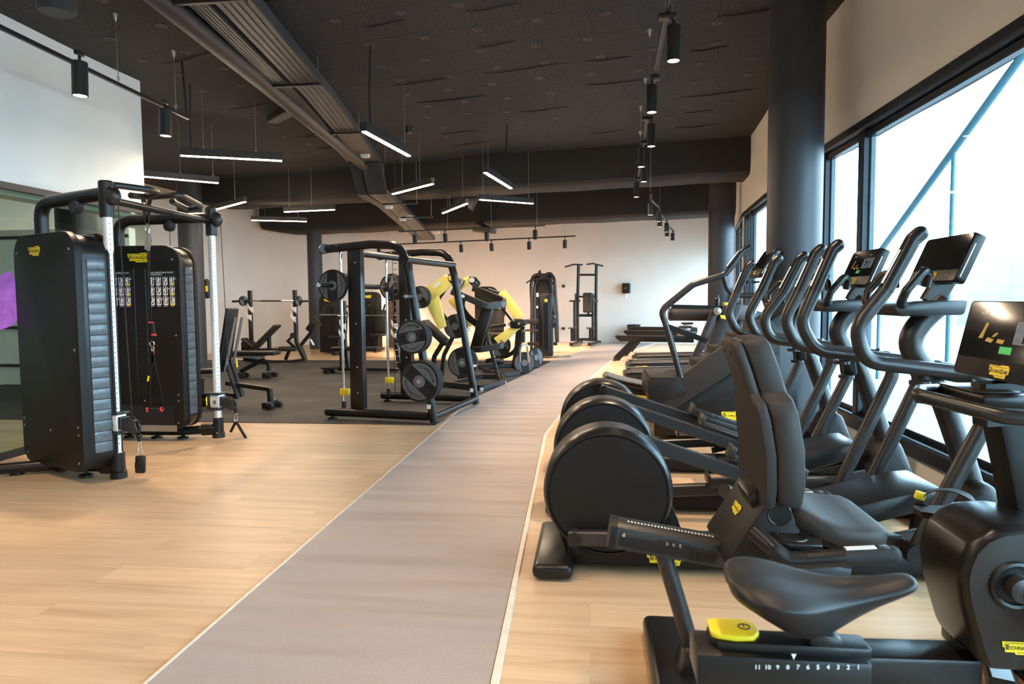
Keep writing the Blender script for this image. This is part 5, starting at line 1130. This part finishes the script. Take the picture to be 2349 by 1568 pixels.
    MB().prism([X3(x, Y-.15, z) for x, z in ((1.62, .02), (2.10, .02), (2.08, .15), (1.99, .32), (1.92, .50), (1.82, .50), (1.74, .33), (1.64, .25))], (0, .30, 0), .05, 3).build('front_housing', 'shroud', t)
    MB().box((2.05, Y, .045), (.18, .62, .06), None, .02).build('front_foot', 'satin', t)
    MB().prism([X3(x, Y-.19, z) for x, z in ((.98, .235), (1.04, .335), (1.56, .475), (1.66, .485), (1.68, .42), (1.60, .385), (1.06, .225))], (0, .38, 0), .012).build('ramp_cover', 'satin', t)
    for s_ in (-1, 1): MB().bar(V((1.0, Y+s_*.17, .13)), V((1.70, Y+s_*.17, .30)), .03, .045).build('ramp_rail', 'gunmetal', t)
    return t
elliptical(3.57, radians(-128), 0.0, -.12, 'black elliptical trainer nearest the camera, its round drum closest to the walkway edge', False)
elliptical(4.57, radians(-97), -.10, .0, 'black elliptical trainer in the middle of three, second drum from the camera')
elliptical(5.57, radians(86), -.08, -.12, 'black elliptical trainer farthest of three, beside the window column')
# ================================================================ STAIR CLIMBER
Y = 6.55; q = Q(Y); W_ = .78
sc_ = thing('stair_climber', 'black stair climber with a slanting side band and tall curved handrails beyond the ellipticals', 'stair climber', (q(1600, 940).x, Y+W_/2, 0))
def sideplate(pts, off, th, name, m, bev=.012): return MB().prism([q(u, v, off) for u, v in pts], (0, th, 0), bev).build(name, m, sc_)
for o in (0, W_-.06):
    sideplate([(1500, 938), (1500, 906), (1560, 862), (1760, 722), (1790, 760), (1790, 810), (1690, 848), (1553, 936)], o, .06, 'side_band', 'greypad')
    sideplate([(1546, 936), (1690, 846), (1790, 806), (1800, 1000), (1500, 1000), (1500, 945)], o+.03, .05, 'side_panel', 'shroud')
MB().prism([q(u, v, .07) for u, v in ((1500, 1000), (1500, 935), (1560, 880), (1680, 795), (1790, 720), (1830, 760), (1830, 1000))], (0, W_-.14, 0), .01).build('core', 'black', sc_)
logo(sc_, q(1682, 953, .03), (1, 0, 0), UZ, .22)
MB().prism([q(u, v, -.02) for u, v in ((1487, 918), (1487, 871), (1545, 871), (1560, 862), (1575, 900), (1500, 932))], (0, W_+.04, 0), .012).build('step_box', 'shroud', sc_)
MB().box((q(1516, 866, .3).x, Y+W_/2, q(1516, 862, .3).z+.01), (.26, W_+.02, .03), None, .008).build('entry_step', 'rubber', sc_)
st = MB()
for k in range(5):
    p = q(1566+k*45, 872-k*31, .1); st.box((p.x+.06, Y+W_/2, p.z+.03), (.20, W_-.16, .035), None, .006).box((p.x-.03, Y+W_/2, p.z-.06), (.02, W_-.16, .17), None, .004)
st.build('stair', 'rubber', sc_)
for o in (.02, W_-.02):
    MB().tube(fillet([q(1562, 866, o), q(1527, 742, o), q(1516, 712, o), q(1590, 652, o), q(1662, 630, o), q(1672, 618, o), q(1704, 576, o), q(1722, 566, o)], [.3, .10, .14, .1, .05, .1, .05], 6), .030, 16).build('handrail', 'tube', sc_)
    MB().bar(q(1671, 617, o)+V((-.02, -.015, .028)), q(1698, 582, o)+V((-.02, -.015, .028)), .02, .006).build('pulse_plate', 'alu', sc_)
    MB().tube(fillet([q(1660, 632, o), q(1668, 662, o), q(1682, 677, o), q(1760, 678, o)], .08, 5), .026, 14).build('lower_rail', 'tube', sc_)
    MB().bar(q(1530, 748, o), q(1622, 782, o), .045, .05).build('rail_brace', 'satin', sc_)
xc, zc_ = q(1752, 640, .3).x, q(1752, 640, .3).z
MB().tube(spline([q(1800, 800, W_/2), q(1775, 720, W_/2), q(1757, 670, W_/2), q(1762, 640, W_/2)], 5), .06, 14).build('column', 'tube', sc_)
p0, p1 = q(1727, 632, W_/2), q(1768, 572, W_/2)
console(sc_, p0.x, p0.z, p1.x, p1.z, Y+W_/2, .46, pic=False)
MB().lathe([(.0, -.03), (.05, -.028), (.055, 0), (.045, 0), (.04, -.02), (.0, -.02)], q(1713, 643, .15), n=20).bar(q(1713, 648, .15), q(1745, 646, .3), .06, .02).build('bottle_tray', 'satin', sc_)
# ================================================================ TREADMILLS, CURVED TREADMILL, SLED, ROWERS
ct = thing('curved_treadmill', 'curved slat-belt treadmill with a yellow side stripe, just beyond the ellipticals', 'treadmill', (fl(1480, 880).x, 7.75, 0))
Y = 7.75; q = Q(Y)
arc = [q(u, v, -.18) for u, v in ((1392, 862), (1408, 868), (1435, 875), (1462, 881), (1490, 885), (1560, 884), (1620, 876), (1680, 860))]
sl = MB(); cv = spline([V((p.x, 0, p.z)) for p in arc], 6)
cv = [V((cv[0].x-.035, 0, cv[0].z-.05)), V((cv[0].x-.02, 0, cv[0].z-.02))]+cv
tot = 0
for i in range(len(cv)-1):
    a, b_ = cv[i], cv[i+1]; d = (b_-a).normalized(); L = (b_-a).length; k = 0
    nn = V((0, 1, 0)).cross(d); nn = nn if nn.z > 0 else -nn; M = Matrix((d, V((0, 1, 0)), nn)).transposed(); c = (a+b_)/2
    sl.box((c.x, Y+.05, c.z), (L*.86, .46, .02), M, .004)
sl.build('slat', 'plate_grey', ct)['kind'] = 'stuff'
for s_ in (-.30, .30):
    top = [V((p.x, Y+.05+s_, p.z-.03)) for p in arc]
    MB().prism(top+[V((arc[-1].x, Y+.05+s_, .12)), V((arc[0].x+.12, Y+.05+s_, .10)), V((arc[0].x-.03, Y+.05+s_, arc[0].z-.12))], (0, .06, 0), .015).build('side_skirt', 'satin', ct)
a, b_ = q(1449, 907, -.31), q(1484, 911, -.31)
MB().bar(a, b_+(b_-a)*2.2, .006, .022).build('side_stripe', 'yellow', ct)
MB().box((arc[0].x+.25, Y+.05, .05), (.10, .56, .08), None, .02).box((arc[-1].x-.1, Y+.05, .05), (.10, .56, .08), None, .02).build('foot', 'black', ct)
# flat-belt treadmills, decks reaching towards the walkway
def treadmill(Yc, ue, ve, label, logo_side=False, top=False):
    e = fl(ue, ve, .20); x0 = e.x; t = thing('treadmill', label, 'treadmill', (x0+1.0, Yc, 0), 0, 'treadmills by the far windows'); w = .86
    MB().prism([X3(x, Yc-w/2+.0, z) for x, z in ((x0, .12), (x0+.05, .05), (x0+1.95, .06), (x0+1.95, .25), (x0+.12, .215), (x0+.02, .19))], (0, w, 0), .02).build('deck', 'satin', t)
    MB().box((x0+.98, Yc, .236), (1.72, .54, .008), rotm(0, -.018, 0), .002).build('belt', 'greypad', t)
    for s_ in (-1, 1): MB().bar(V((x0+.06, Yc+s_*.36, .228)), V((x0+1.9, Yc+s_*.36, .262)), .12, .02).build('side_rail', 'gunmetal', t)
    if logo_side: logo(t, V((x0+.26, Yc-w/2, .145)), (1, 0, 0), UZ, .22, letters=False)
    for s_ in (-1, 1):
        MB().prism([X3(x, Yc+s_*.40-.03, z) for x, z in ((x0+1.62, .22), (x0+1.86, .22), (x0+2.05, 1.10), (x0+1.90, 1.12))], (0, .06, 0), .015).build('upright', 'gunmetal', t)
        MB().bar(V((x0+1.28, Yc+s_*.40, 1.08)), V((x0+2.02, Yc+s_*.40, 1.10)), .07, .09).build('armrest', 'tube', t)
    MB().box((x0+1.98, Yc, 1.13), (.22, .86, .10), rotm(0, .2, 0), .03).build('dashboard', 'satin', t)
    if top: console(t, x0+1.98, 1.25, x0+2.12, 1.58, Yc, .55, pic=False)
    return t
treadmill(11.15, 1432, 858, 'first black treadmill beyond the curved slat treadmill, partly behind the stair climber')
treadmill(12.65, 1436, 833, 'second black treadmill, with a yellow badge on its deck side', True)
treadmill(14.1, 1450, 815, 'third black treadmill, farthest deck before the rowers', False, True)
# sled-style treadmill with thick padded push bars
Y = 9.6; q = Q(Y); sd = thing('push_treadmill', 'steel treadmill with a thick grey padded push cylinder and leaning blue-grey uprights', 'treadmill', (q(1640, 850).x, Y, 0))
MB().rod(q(1541, 721), q(1668, 722), .085, 24).build('push_cylinder', 'greypad', sd); MB().lathe([(.088, 0), (.088, .03), (.07, .05)], q(1541, 721), (-1, 0, 0), 24).build('cylinder_cap', 'satin', sd)
MB().bar(q(1540, 703), q(1662, 706), .05, .06).build('top_bar', 'satin', sd)
for o in (-.22, .30):
    MB().prism([q(u, v, o) for u, v in ((1634, 708), (1652, 708), (1615, 800), (1590, 850), (1572, 850), (1600, 790))], (0, .06, 0), .01).build('leaning_post', 'gunmetal', sd); MB().prism([q(u, v, o) for u, v in ((1662, 700), (1706, 700), (1660, 800), (1640, 850), (1600, 850), (1622, 800))], (0, .06, 0), .01).build('leaning_plate', 'gunmetal', sd)
logo(sd, q(1666, 727, -.22), (1, 0, 0), UZ, .16, letters=False)
MB().lathe([(.001, 0), (.05, 0), (.05, .03), (.03, .04)], q(1645, 713, -.24), (0, -1, 0), 20).build('adjust_knob', 'steel', sd)
MB().lathe([(.035, 0), (.035, .10), (.02, .12), (.02, .15)], q(1645, 702), n=16).build('lever_knob', 'black', sd); MB().rod(q(1663, 702), q(1664, 693), .035, 14).build('yellow_knob', 'yellow', sd)
MB().box((q(1620, 850).x+.05, Y, .12), (1.2, .7, .12), None, .03).build('deck', 'satin', sd)
MB().ball(q(1698, 716, .05), (.22, .12, .10), 10).build('motor_pod', 'plate_grey', sd)
# rowers: three rails side by side
def rower(Yc, ul, vl, vend, label, full=True):
    a = aty(ul, vl, Yc); b_ = a+V((1.75, 0, -.03)); t = thing('rowing_machine', label, 'rowing machine', (a.x+1.2, Yc, 0), 0, 'rowing machines')
    MB().prism([a+V(x) for x in ((0, -.045, .05), (.0, -.045, .02), (.10, -.045, -.075), (1.7, -.045, -.10), (1.7, -.045, .03))], (0, .09, 0), .008).build('rail', 'satin', t)
    MB().bar(a+V((.02, 0, .055)), a+V((1.65, 0, .035)), .07, .012).build('rail_top', 'greypad', t)
    MB().path([a+V((.42, 0, -.06)), V((a.x+.02, Yc, .03))], .14, .07, up=(0, 1, 0)).build('rear_leg', 'satin', t); MB().rod(V((a.x-.0, Yc-.12, .035)), V((a.x-.0, Yc+.12, .035)), .035, 14).build('roller_foot', 'gunmetal', t)
    s = a+V((1.45, 0, .14)); MB().box(s, (.28, .30, .05), None, .022, 3).build('seat', 'pad', t); MB().box(s-V((0, 0, .06)), (.2, .12, .07), None, .01).build('seat_carriage', 'steel', t)
    f = V((a.x+2.2, Yc, .0)); MB().prism([f+V(x) for x in ((-.35, -.16, .03), (.75, -.16, .03), (.8, -.16, .45), (.45, -.16, .62), (.2, -.16, .52), (-.25, -.16, .22))], (0, .32, 0), .03).build('flywheel_housing', 'shroud', t)
    logo(t, f+V((.12, -.16, .30)), (1, 0, 0), UZ, .28, letters=False)
    for s_ in (-1, 1): MB().box(f+V((-.12, s_*.16, .36)), (.04, .12, .32), rotm(0, .6, 0), .012).build('footrest', 'gunmetal', t)
    MB().rod(f+V((-.05, -.22, .55)), f+V((-.05, .22, .55)), .018, 10).bar(f+V((-.05, 0, .55)), f+V((.3, 0, .5)), .02, .02).build('pull_handle', 'chrome', t)
    MB().path(fillet([f+V((.3, 0, .5)), f+V((.1, 0, .95)), f+V((.02, 0, 1.02))], .1, 4), .06, .05, up=(0, 1, 0)).ring(f+V((.0, 0, 1.0)), .07, .018, (0, 1, 0), 20, 6).build('display_arm', 'plate_grey', t)
    MB().lathe([(.14, 0), (.14, .03), (.05, .05)], f+V((.35, -.17, .35)), (0, -1, 0), 24).build('flywheel_disc', 'gunmetal', t)
    return t
rower(15.3, 1411, 775, 0, 'nearest of three rowing machines, its long dark rail pointing at the walkway')
rower(16.5, 1430, 763, 0, 'middle of three rowing machines, seen over the nearest rail')
rower(17.7, 1443, 754, 0, 'farthest of three rowing machines, in front of the waste bin')
# ================================================================ RECUMBENT BIKE
YC = 2.43; q = Q(YC)
rb = thing('recumbent_bike', 'black recumbent exercise bike with a tall padded back and side handles', 'exercise bike', (.8, YC, 0))
a, b_ = fl(1480, 1420, .06), fl(1470, 1500, .06)
MB().box(((a.x+fl(1615, 1540, .06).x)/2+.0, 2.43, .045), (.20, .80, .075), None, .03, 3).build('rear_foot', 'satin', rb)
MB().rod(q(1522, 1270), q(1600, 1528), .030, 20).build('rear_post', 'tube', rb); MB().box(q(1602, 1530), (.09, .10, .08), rotm(0, .3, 0), .02).build('post_bracket', 'satin', rb)
MB().prism([V((x, YC-.075, z)) for x, z in ((.30, .06), (1.30, .06), (1.30, .19), (.34, .17))], (0, .15, 0), .018).build('base_beam', 'satin', rb)
# seat rail
r0, r1 = q(1405, 1215), q(1700, 1268); d = (r1-r0).normalized(); nn = V((0, 1, 0)).cross(d); nn = nn if nn.z > 0 else -nn
secr = [(-.058, -.045), (.058, -.045), (.062, .0), (.055, .030), (.03, .044), (-.03, .044), (-.055, .030), (-.062, .0)]
MB().sect([r0, r1+d*.35], secr).build('seat_rail', 'gunmetal', rb)
sec2 = [(x*1.04, y*1.06) for x, y in secr]; MB().sect([r0-d*.012, r0+d*.012], sec2).build('rail_end_cap', 'shroud', rb)
mk = MB()
for k in range(26): mk.box(r0+d*(.05+k*.0118)+nn*.0445+V((0, -.01, 0)), (.006, .012, .0012), Matrix((d, V((0, 1, 0)), nn)).transposed())
mk.build('scale_mark', 'white', rb)['kind'] = 'stuff'
side = YC-.064
MB().bar(r0+d*.02+V((0, -.064, -.012)), r0+d*.36+V((0, -.064, -.012)), .006, .038).build('side_slot', 'black', rb)
MB().box(r0+d*.215+V((0, -.067, .006)), (.11, .006, .026), Matrix((d, V((0, 1, 0)), nn)).transposed(), .002).build('bolt_plate', 'satin', rb)
sw = MB()
for x, z in ((.035, .012), (.185, .008), (.208, .008), (.231, .008)): sw.lathe([(.0075, 0), (.006, .004), (.003, .004)], r0+d*x+nn*z+V((0, -.069, 0)), (0, -1, 0), 12)
sw.build('bolt', 'chrome', rb)
tk = MB()
for k in range(9): tk.box(r0+d*(.27+k*.0095)+V((0, -.0665, -.018)), (.0045, .004, .034), Matrix((d, V((0, 1, 0)), nn)).transposed())
tk.build('rail_tooth', 'satin', rb)
# carriage: leaning block with a triangular side
nY = YC-.19
car = [aty(u, v, nY) for u, v in ((1757, 1154), (1783, 1146), (1808, 1152), (1826, 1190), (1850, 1240), (1915, 1262), (1900, 1300), (1780, 1310), (1662, 1296))]
MB().prism(car, (0, .38, 0), .012).build('seat_carriage', 'shroud', rb)
cc = aty(1788, 1179, nY); MB().ring(cc-V((0, .0, 0)), .036, .0035, (0, 1, 0), 36, 6).lathe([(.001, .002), (.034, .002)], cc, (0, -1, 0), 30).build('pivot_cap', 'satin', rb)
e0, e1 = car[8], car[0]; up_ = (e1-e0).normalized(); lat = V((0, -1, 0)); cR = e0.lerp(e1, .62)+V((0, .20, 0)); nb = lat.cross(up_)
MB().box(e0.lerp(e1, .93)+V((-.001, .15, 0)), (.05, .17, .07), rotm(0, -.4, 0), .01).build('backrest_socket', 'black', rb)
nb = lat.cross(up_); nb = nb if nb.x < 0 else -nb
logo(rb, cR+lat*.0, lat if lat.cross(up_).x < 0 else -lat, up_, .095, lift=.002)
# backrest: loft of rounded sections, front pad and rear shell
def loft(secs, name, m, par, k=20, ang=50):
    """secs: (centre V, half width in Y, half thickness, thickness direction V)"""
    vs = []; fs = []
    for c, hw, ht, n_ in secs:
        for j in range(k):
            a = 2*pi*j/k; ca, sa = cos(a), sin(a)
            vs.append(c+V((0, 1, 0))*(hw*math.copysign(abs(ca)**.25, ca)) + n_*(ht*math.copysign(abs(sa)**.32, sa)))
    for i in range(len(secs)-1):
        for j in range(k): w = (j+1) % k; fs.append([i*k+j, i*k+w, (i+1)*k+w, (i+1)*k+j])
    fs += [list(range(k))[::-1], [(len(secs)-1)*k+j for j in range(k)]]
    return MB().add(vs, fs).build(name, m, par, ang=ang)
T_, B_ = aty(1700, 772, YC), aty(1760, 1140, YC)
nd = V((1, 0, .13)).normalized()
zs = [(0, .07, .55), (.015, .093, .85), (.05, .108, 1), (.18, .114, 1), (.31, .118, 1), (.335, .128, 1.0), (.352, .170, 1.0), (.375, .190, 1), (.45, .204, 1.05), (.65, .215, 1.1), (.85, .212, 1.1), (.95, .20, 1.0), (.985, .18, .9), (1, .15, .5)]
def bc(t): return T_.lerp(B_, t)+V((.035*sin(pi*t), 0, 0))
loft([(bc(t)-nd*.040, w_*.985, .020*s_, nd) for t, w_, s_ in zs], 'back_shell', 'greypad', rb)
loft([(bc(t)+nd*.022, w_, .046*s_, nd) for t, w_, s_ in zs], 'backrest_pad', 'greypad', rb)
hk = MB()
for t, w_ in ((.07, -.06), (.42, -.16), (.9, -.12), (.07, .06)):
    hk.box(bc(t)-nd*.060+V((0, w_, 0)), (.004, .005, .022), rotm(.35, 0, 0), .001)
hk.build('cover_clip', 'black', rb)
MB().bar(bc(.97), aty(1768, 1185, YC), .10, .05, up=(0, 1, 0)).build('back_post', 'black', rb)
# seat
S_, E_ = aty(1775, 1150, YC), aty(1992, 1198, YC-.0)
def scn(t): return S_.lerp(E_, t)+V((0, 0, .012*cos(t*pi*2)-.012*t))
ws = [(0, .15, .5), (.03, .18, .8), (.12, .205, 1), (.3, .215, 1), (.5, .22, 1.0), (.72, .215, 1.05), (.88, .20, 1.1), (.96, .18, .9), (1.0, .14, .5)]
loft([(scn(t), w_, .036*s_, V((.1, 0, 1)).normalized()) for t, w_, s_ in ws], 'seat_pad', 'greypad', rb)
loft([(scn(t*.92+.02)-V((0, 0, .034)), w_*.95, .022*s_, V((.1, 0, 1)).normalized()) for t, w_, s_ in ws], 'seat_shell', 'pad', rb)
MB().prism([aty(u, v, YC-.10) for u, v in ((1810, 1195), (1900, 1240), (1935, 1255), (1905, 1292), (1790, 1290))], (0, .20, 0), .01).build('seat_support', 'shroud', rb)
# side handles with a cup tray
for s_ in (-1, 1):
    yh = YC+s_*.295
    def H(u, v, o=0): p = aty(u, v, YC-.295); return V((p.x, yh+o*s_, p.z))
    MB().tube(fillet([H(1738, 1234, -.06), H(1775, 1262, -.01), H(1805, 1284), H(1850, 1284), H(1936, 1277)], [.05, .05, .04], 6), [.022]+[.027]*20 if 0 else .027, 20).build('side_handle', 'satin', rb)
    MB().tube([H(1934, 1277), H(2046, 1272)], .0275, 20).ball(H(2046, 1272), .0270, 10).build('handle_grip', 'rubber', rb)
    MB().bar(H(1938, 1277)+V((0, 0, .0265)), H(2008, 1274)+V((0, 0, .0265)), .024, .004).build('pulse_plate', 'alu', rb)
    MB().box(H(2024, 1273)+V((0, 0, .0265)), (.035, .026, .006), None, .003).build('level_button', 'gunmetal', rb)
    cup = H(1832, 1252, -.075)
    pan = [H(1738, 1228, -.10), H(1850, 1228, -.13), H(1905, 1262, -.08), H(1890, 1276, -.01), H(1810, 1276, -.01)]
    MB().prism([V((p.x, p.y, cup.z-.012)) for p in pan], (0, 0, .014), .004).build('cup_tray', 'satin', rb)
    MB().ring(cup+V((0, 0, .004)), .047, .005, n=30).lathe([(.045, .004), (.042, -.05), (.001, -.05)], cup, n=28).build('cup_holder', 'black', rb)
# front housing with crank and pedals
yN, yF = YC-.17, YC+.15
hp = [aty(u, v, yN) for u, v in ((2262, 1545), (2246, 1500), (2228, 1440), (2214, 1390), (2207, 1335), (2213, 1295), (2230, 1258), (2258, 1230), (2298, 1213), (2345, 1208))]
xr = hp[-1].x; right = [V((2*xr-p.x+.05, p.y, p.z)) for p in hp[::-1]]
MB().prism(hp+right, (0, yF-yN, 0), .045, 4).build('front_housing', 'satin', rb)
MB().prism([p.lerp(V((xr+.03, p.y, .45)), .10)-V((0, .003, 0)) for p in hp+right], (0, .006, 0), .002).build('side_cover', 'plate_grey' if 0 else 'greypad', rb)
logo(rb, aty(2336, 1483, yN)-V((-.005, .004, 0)), (1, 0, 0), UZ, .115)
ck = aty(2328, 1342, yN); MB().ring(ck-V((0, .006, 0)), .068, .012, (0, 1, 0), 36, 8).lathe([(.001, .004), (.062, .004)], ck, (0, -1, 0), 30).build('crank_recess', 'black', rb)
MB().lathe([(.04, 0), (.038, .05), (.02, .055)], ck, (0, -1, 0), 24).build('crank_hub', 'gunmetal', rb)
cd = V((.80, 0, -.6)).normalized()*.165
MB().bar(ck+V((0, -.045, 0)), ck+cd+V((0, -.045, 0)), .022, .035).build('crank_arm', 'gunmetal', rb)
ck2 = V((ck.x, yF, ck.z)); MB().bar(ck2+V((0, .02, 0)), aty(2170, 1192, yF+.03), .022, .035).build('crank_arm', 'gunmetal', rb)
MB().lathe([(.04, 0), (.038, .03), (.02, .04)], ck2, (0, 1, 0), 24).build('crank_hub', 'gunmetal', rb)
def pedal(c, name='pedal'):
    pp = [c+V((x, y, 0)) for x, y in ((-.10, -.035), (-.06, -.055), (.06, -.057), (.09, -.03), (.09, .03), (.06, .057), (-.06, .055), (-.10, .035))]
    pe = MB().prism(pp, (0, 0, .022), .007).build(name, 'black', rb)
    MB().prism([p+V((0, 0, .0225)) for p in pp], (0, 0, .003)).build('tread', 'rubber', pe)
    MB().path(spline([c+V((.07, -.05, .0)), c+V((.085, -.058, .05)), c+V((.06, -.045, .088)), c+V((.02, 0, .10)), c+V((-.03, .04, .085)), c+V((-.055, .058, .045)), c+V((-.06, .055, .0))], 5), .045, .004).build('toe_strap', 'rubber', pe)
    MB().box(c+V((-.07, .045, .065)), (.035, .02, .03), rotm(0, .3, 0), .003).build('buckle', 'yellow', pe)
    MB().prism([c+V((x, -.03, z)) for x, z in ((-.08, 0), (.06, 0), (.03, -.03), (-.02, -.035))], (0, .06, 0), .008).build('counterweight', 'black', pe)
pc = aty(2168, 1184, yF+.10); pedal(pc); pedal(ck+cd+V((0, -.11, 0)))
MB().box((hp[0].x+.38, YC, .045), (.16, .72, .07), None, .025, 3).build('front_foot', 'satin', rb)
fp_ = fl(2160, 1452, .05); MB().box((fp_.x+.10, fp_.y, .05), (.17, .10, .075), None, .02, 3).build('stabiliser', 'satin', rb); MB().bar(V((fp_.x+.16, fp_.y, .06)), V((hp[0].x+.15, YC, .06)), .08, .06).build('stabiliser_arm', 'satin', rb)
# console column, handlebar, screen
far = YC+.27
k0, k1 = aty(2188, 852, far), aty(2232, 689, far)
at_, lat_, d_, n_ = console(rb, k0.x, k0.z, k1.x, k1.z, YC, .56, th=.06, pic=True)
MB().bar(V((k0.x+.04, YC+.05, k0.z-.01)), V((k0.x+.05, YC+.05, .96)), .16, .08, up=(0, 1, 0)).build('console_neck', 'satin', rb)
hy = YC
hb = [aty(2350, 965, hy-.26)+V((.12, 0, 0)), aty(2275, 948, hy-.16)+V((0, -.06, 0)), aty(2105, 906, hy-.02), aty(2110, 896, hy+.10), aty(2180, 893, hy+.30), aty(2240, 893, hy+.30)+V((.2, 0, 0))]
MB().tube(fillet(hb, [.08, .05, .05, .05], 6), .023, 16).build('handlebar', 'tube', rb)
tz = aty(2240, 912, hy).z
MB().box((aty(2250, 912, hy).x+.06, hy+.06, tz), (.20, .30, .045), None, .012).box((aty(2250, 912, hy).x+.02, hy+.06, tz+.026), (.14, .24, .006), None, .002).build('accessory_tray', 'satin', rb)
MB().prism([aty(u, v, YC+.02) for u, v in ((2290, 955), (2420, 950), (2460, 1250), (2345, 1250), (2325, 1120))], (0, .13, 0), .02).build('console_column', 'shroud', rb)
# ================================================================ UPRIGHT BIKE AT THE FRONT EDGE
YB = 1.10; q = Q(YB)
ub = thing('upright_bike', 'blurred black saddle, scale and yellow-topped lever of the upright bike closest to the camera', 'exercise bike', (.42, YB, 0))
A0, A1 = q(1668, 1350), q(2098, 1340)
def sad(t): return A0.lerp(A1, t)
ss = [(0, .040, .55), (.03, .075, .8), (.10, .098, 1), (.22, .105, 1.05), (.36, .094, 1.0), (.50, .066, .95), (.64, .044, .9), (.80, .034, .85), (.93, .030, .8), (.985, .022, .6), (1, .010, .3)]
vs = []; fs = []; k = 24
for t, hw, s_ in ss:
    c = sad(t)+V((0, 0, .012*cos(t*pi*1.6)))
    skirt = .085*math.exp(-((t-.42)/.26)**2)+.022
    for j in range(k):
        a = 2*pi*j/k; y = cos(a); z = sin(a)
        dip = -.010*math.exp(-(y/.25)**2) if (z > 0 and t < .7) else 0
        zz = z*.020*s_+dip if z >= 0 else z*skirt*s_*(abs(y)**.55 if abs(y) > .02 else .15)
        yy = math.copysign(abs(y)**.8, y)*hw*(1-.35*max(0, -z))
        vs.append(c+V((0, yy, zz)))
for i in range(len(ss)-1):
    for j in range(k): w = (j+1) % k; fs.append([i*k+j, i*k+w, (i+1)*k+w, (i+1)*k+j])
fs += [list(range(k))[::-1], [(len(ss)-1)*k+j for j in range(k)]]
sd_ = MB().add(vs, fs).build('saddle', 'pad', ub, ang=70)
sm2 = sd_.modifiers.new('smooth', 'SUBSURF'); sm2.levels = 1; sm2.render_levels = 2
p = q(1885, 1450); cl0 = q(1888, 1480)
MB().rod(p+V((0, 0, .03)), cl0-V((0, 0, .05)), .016, 16).box(p+V((.0, 0, -.008)), (.05, .045, .03), rotm(0, .2, 0), .010).build('saddle_clamp', 'black', ub); MB().tube([q(1770, 1385), q(1850, 1440), q(1910, 1440), q(2010, 1375)], .004, 8).build('saddle_rail', 'gunmetal', ub)
# slider with scale
s0, s1 = q(1590, 1512), q(1977, 1508); L = s1-s0
MB().box((s0+s1)/2+V((0, .0, -.004)), (L.length, .085, .052), rotm(0, .01, 0), .006).build('slider', 'black', ub)
MB().box((s0+s1)/2+V((.02, 0, .026)), (L.length*.9, .05, .02), None, .006).build('slider_top', 'satin', ub)
nf = MB(); fy = YB-.0435
for i, s_ in enumerate(('11', '10', '9', '8', '7', '6', '5', '4', '3', '2', '1')):
    g = aty(1738+i*23.1, 1530, fy); nf.text(s_, g, (1, 0, 0), UZ, .0098, bold=.02)
g = aty(1821, 1505, fy); nf.flat(g, (1, 0, 0), UZ, [(-.004, .004), (0, -.005), (.004, .004)])
nf.build('scale_figure', 'white', ub, flip=False)
# yellow-topped release lever
lv = [q(u, v) for u, v in ((1622, 1440), (1745, 1440))]; cx = (lv[0].x+lv[1].x)/2; zt = q(1680, 1445).z
base = [(-.038, -.022), (-.03, -.028), (.0, -.034), (.028, -.03), (.040, -.012), (.040, .012), (.028, .03), (-.03, .028), (-.038, .022)]
MB().prism([V((cx+x, YB+.01+y, zt-.048)) for x, y in base], (0, 0, .040), .006, 3).build('lever_body', 'rubber', ub)
MB().prism([V((cx+x*.98, YB+.01+y*.98, zt-.0075)) for x, y in base], (0, 0, .0095), .003, 3).build('lever_top', 'yellow', ub)
MB().ring((cx+.018, YB+.01, zt+.002), .009, .0012, n=24, m_=6).box((cx+.018, YB+.014, zt+.002), (.002, .008, .001)).build('lever_mark', 'black', ub)
# post, brackets, base and front body
MB().box(q(1865, 1568)+V((0, 0, -.05)), (.135, .07, .16), None, .01).build('post_head', 'black', ub); MB().bar(q(1938, 1546)+V((0, -.04, 0)), q(1990, 1590)+V((0, -.04, 0)), .006, .014).build('post_stripe', 'yellow', ub)
MB().bar(V((.36, YB, .75)), V((.44, YB, .10)), .07, .10, up=(0, 1, 0)).build('seat_post', 'satin', ub)
MB().box((.72, YB, .08), (1.0, .12, .10), None, .02).build('base_beam', 'satin', ub); MB().box((.25, YB, .04), (.14, .55, .07), None, .025).box((1.2, YB, .04), (.14, .55, .07), None, .025).build('foot', 'satin', ub)
MB().lathe([(.001, -.11), (.27, -.10), (.29, -.06), (.29, .06), (.27, .10), (.001, .11)], (1.12, YB, .42), (0, 1, 0), 40).build('front_housing', 'satin', ub)
MB().bar(V((1.12, YB, .6)), V((1.05, YB, 1.15)), .08, .08, up=(0, 1, 0)).build('front_column', 'satin', ub)
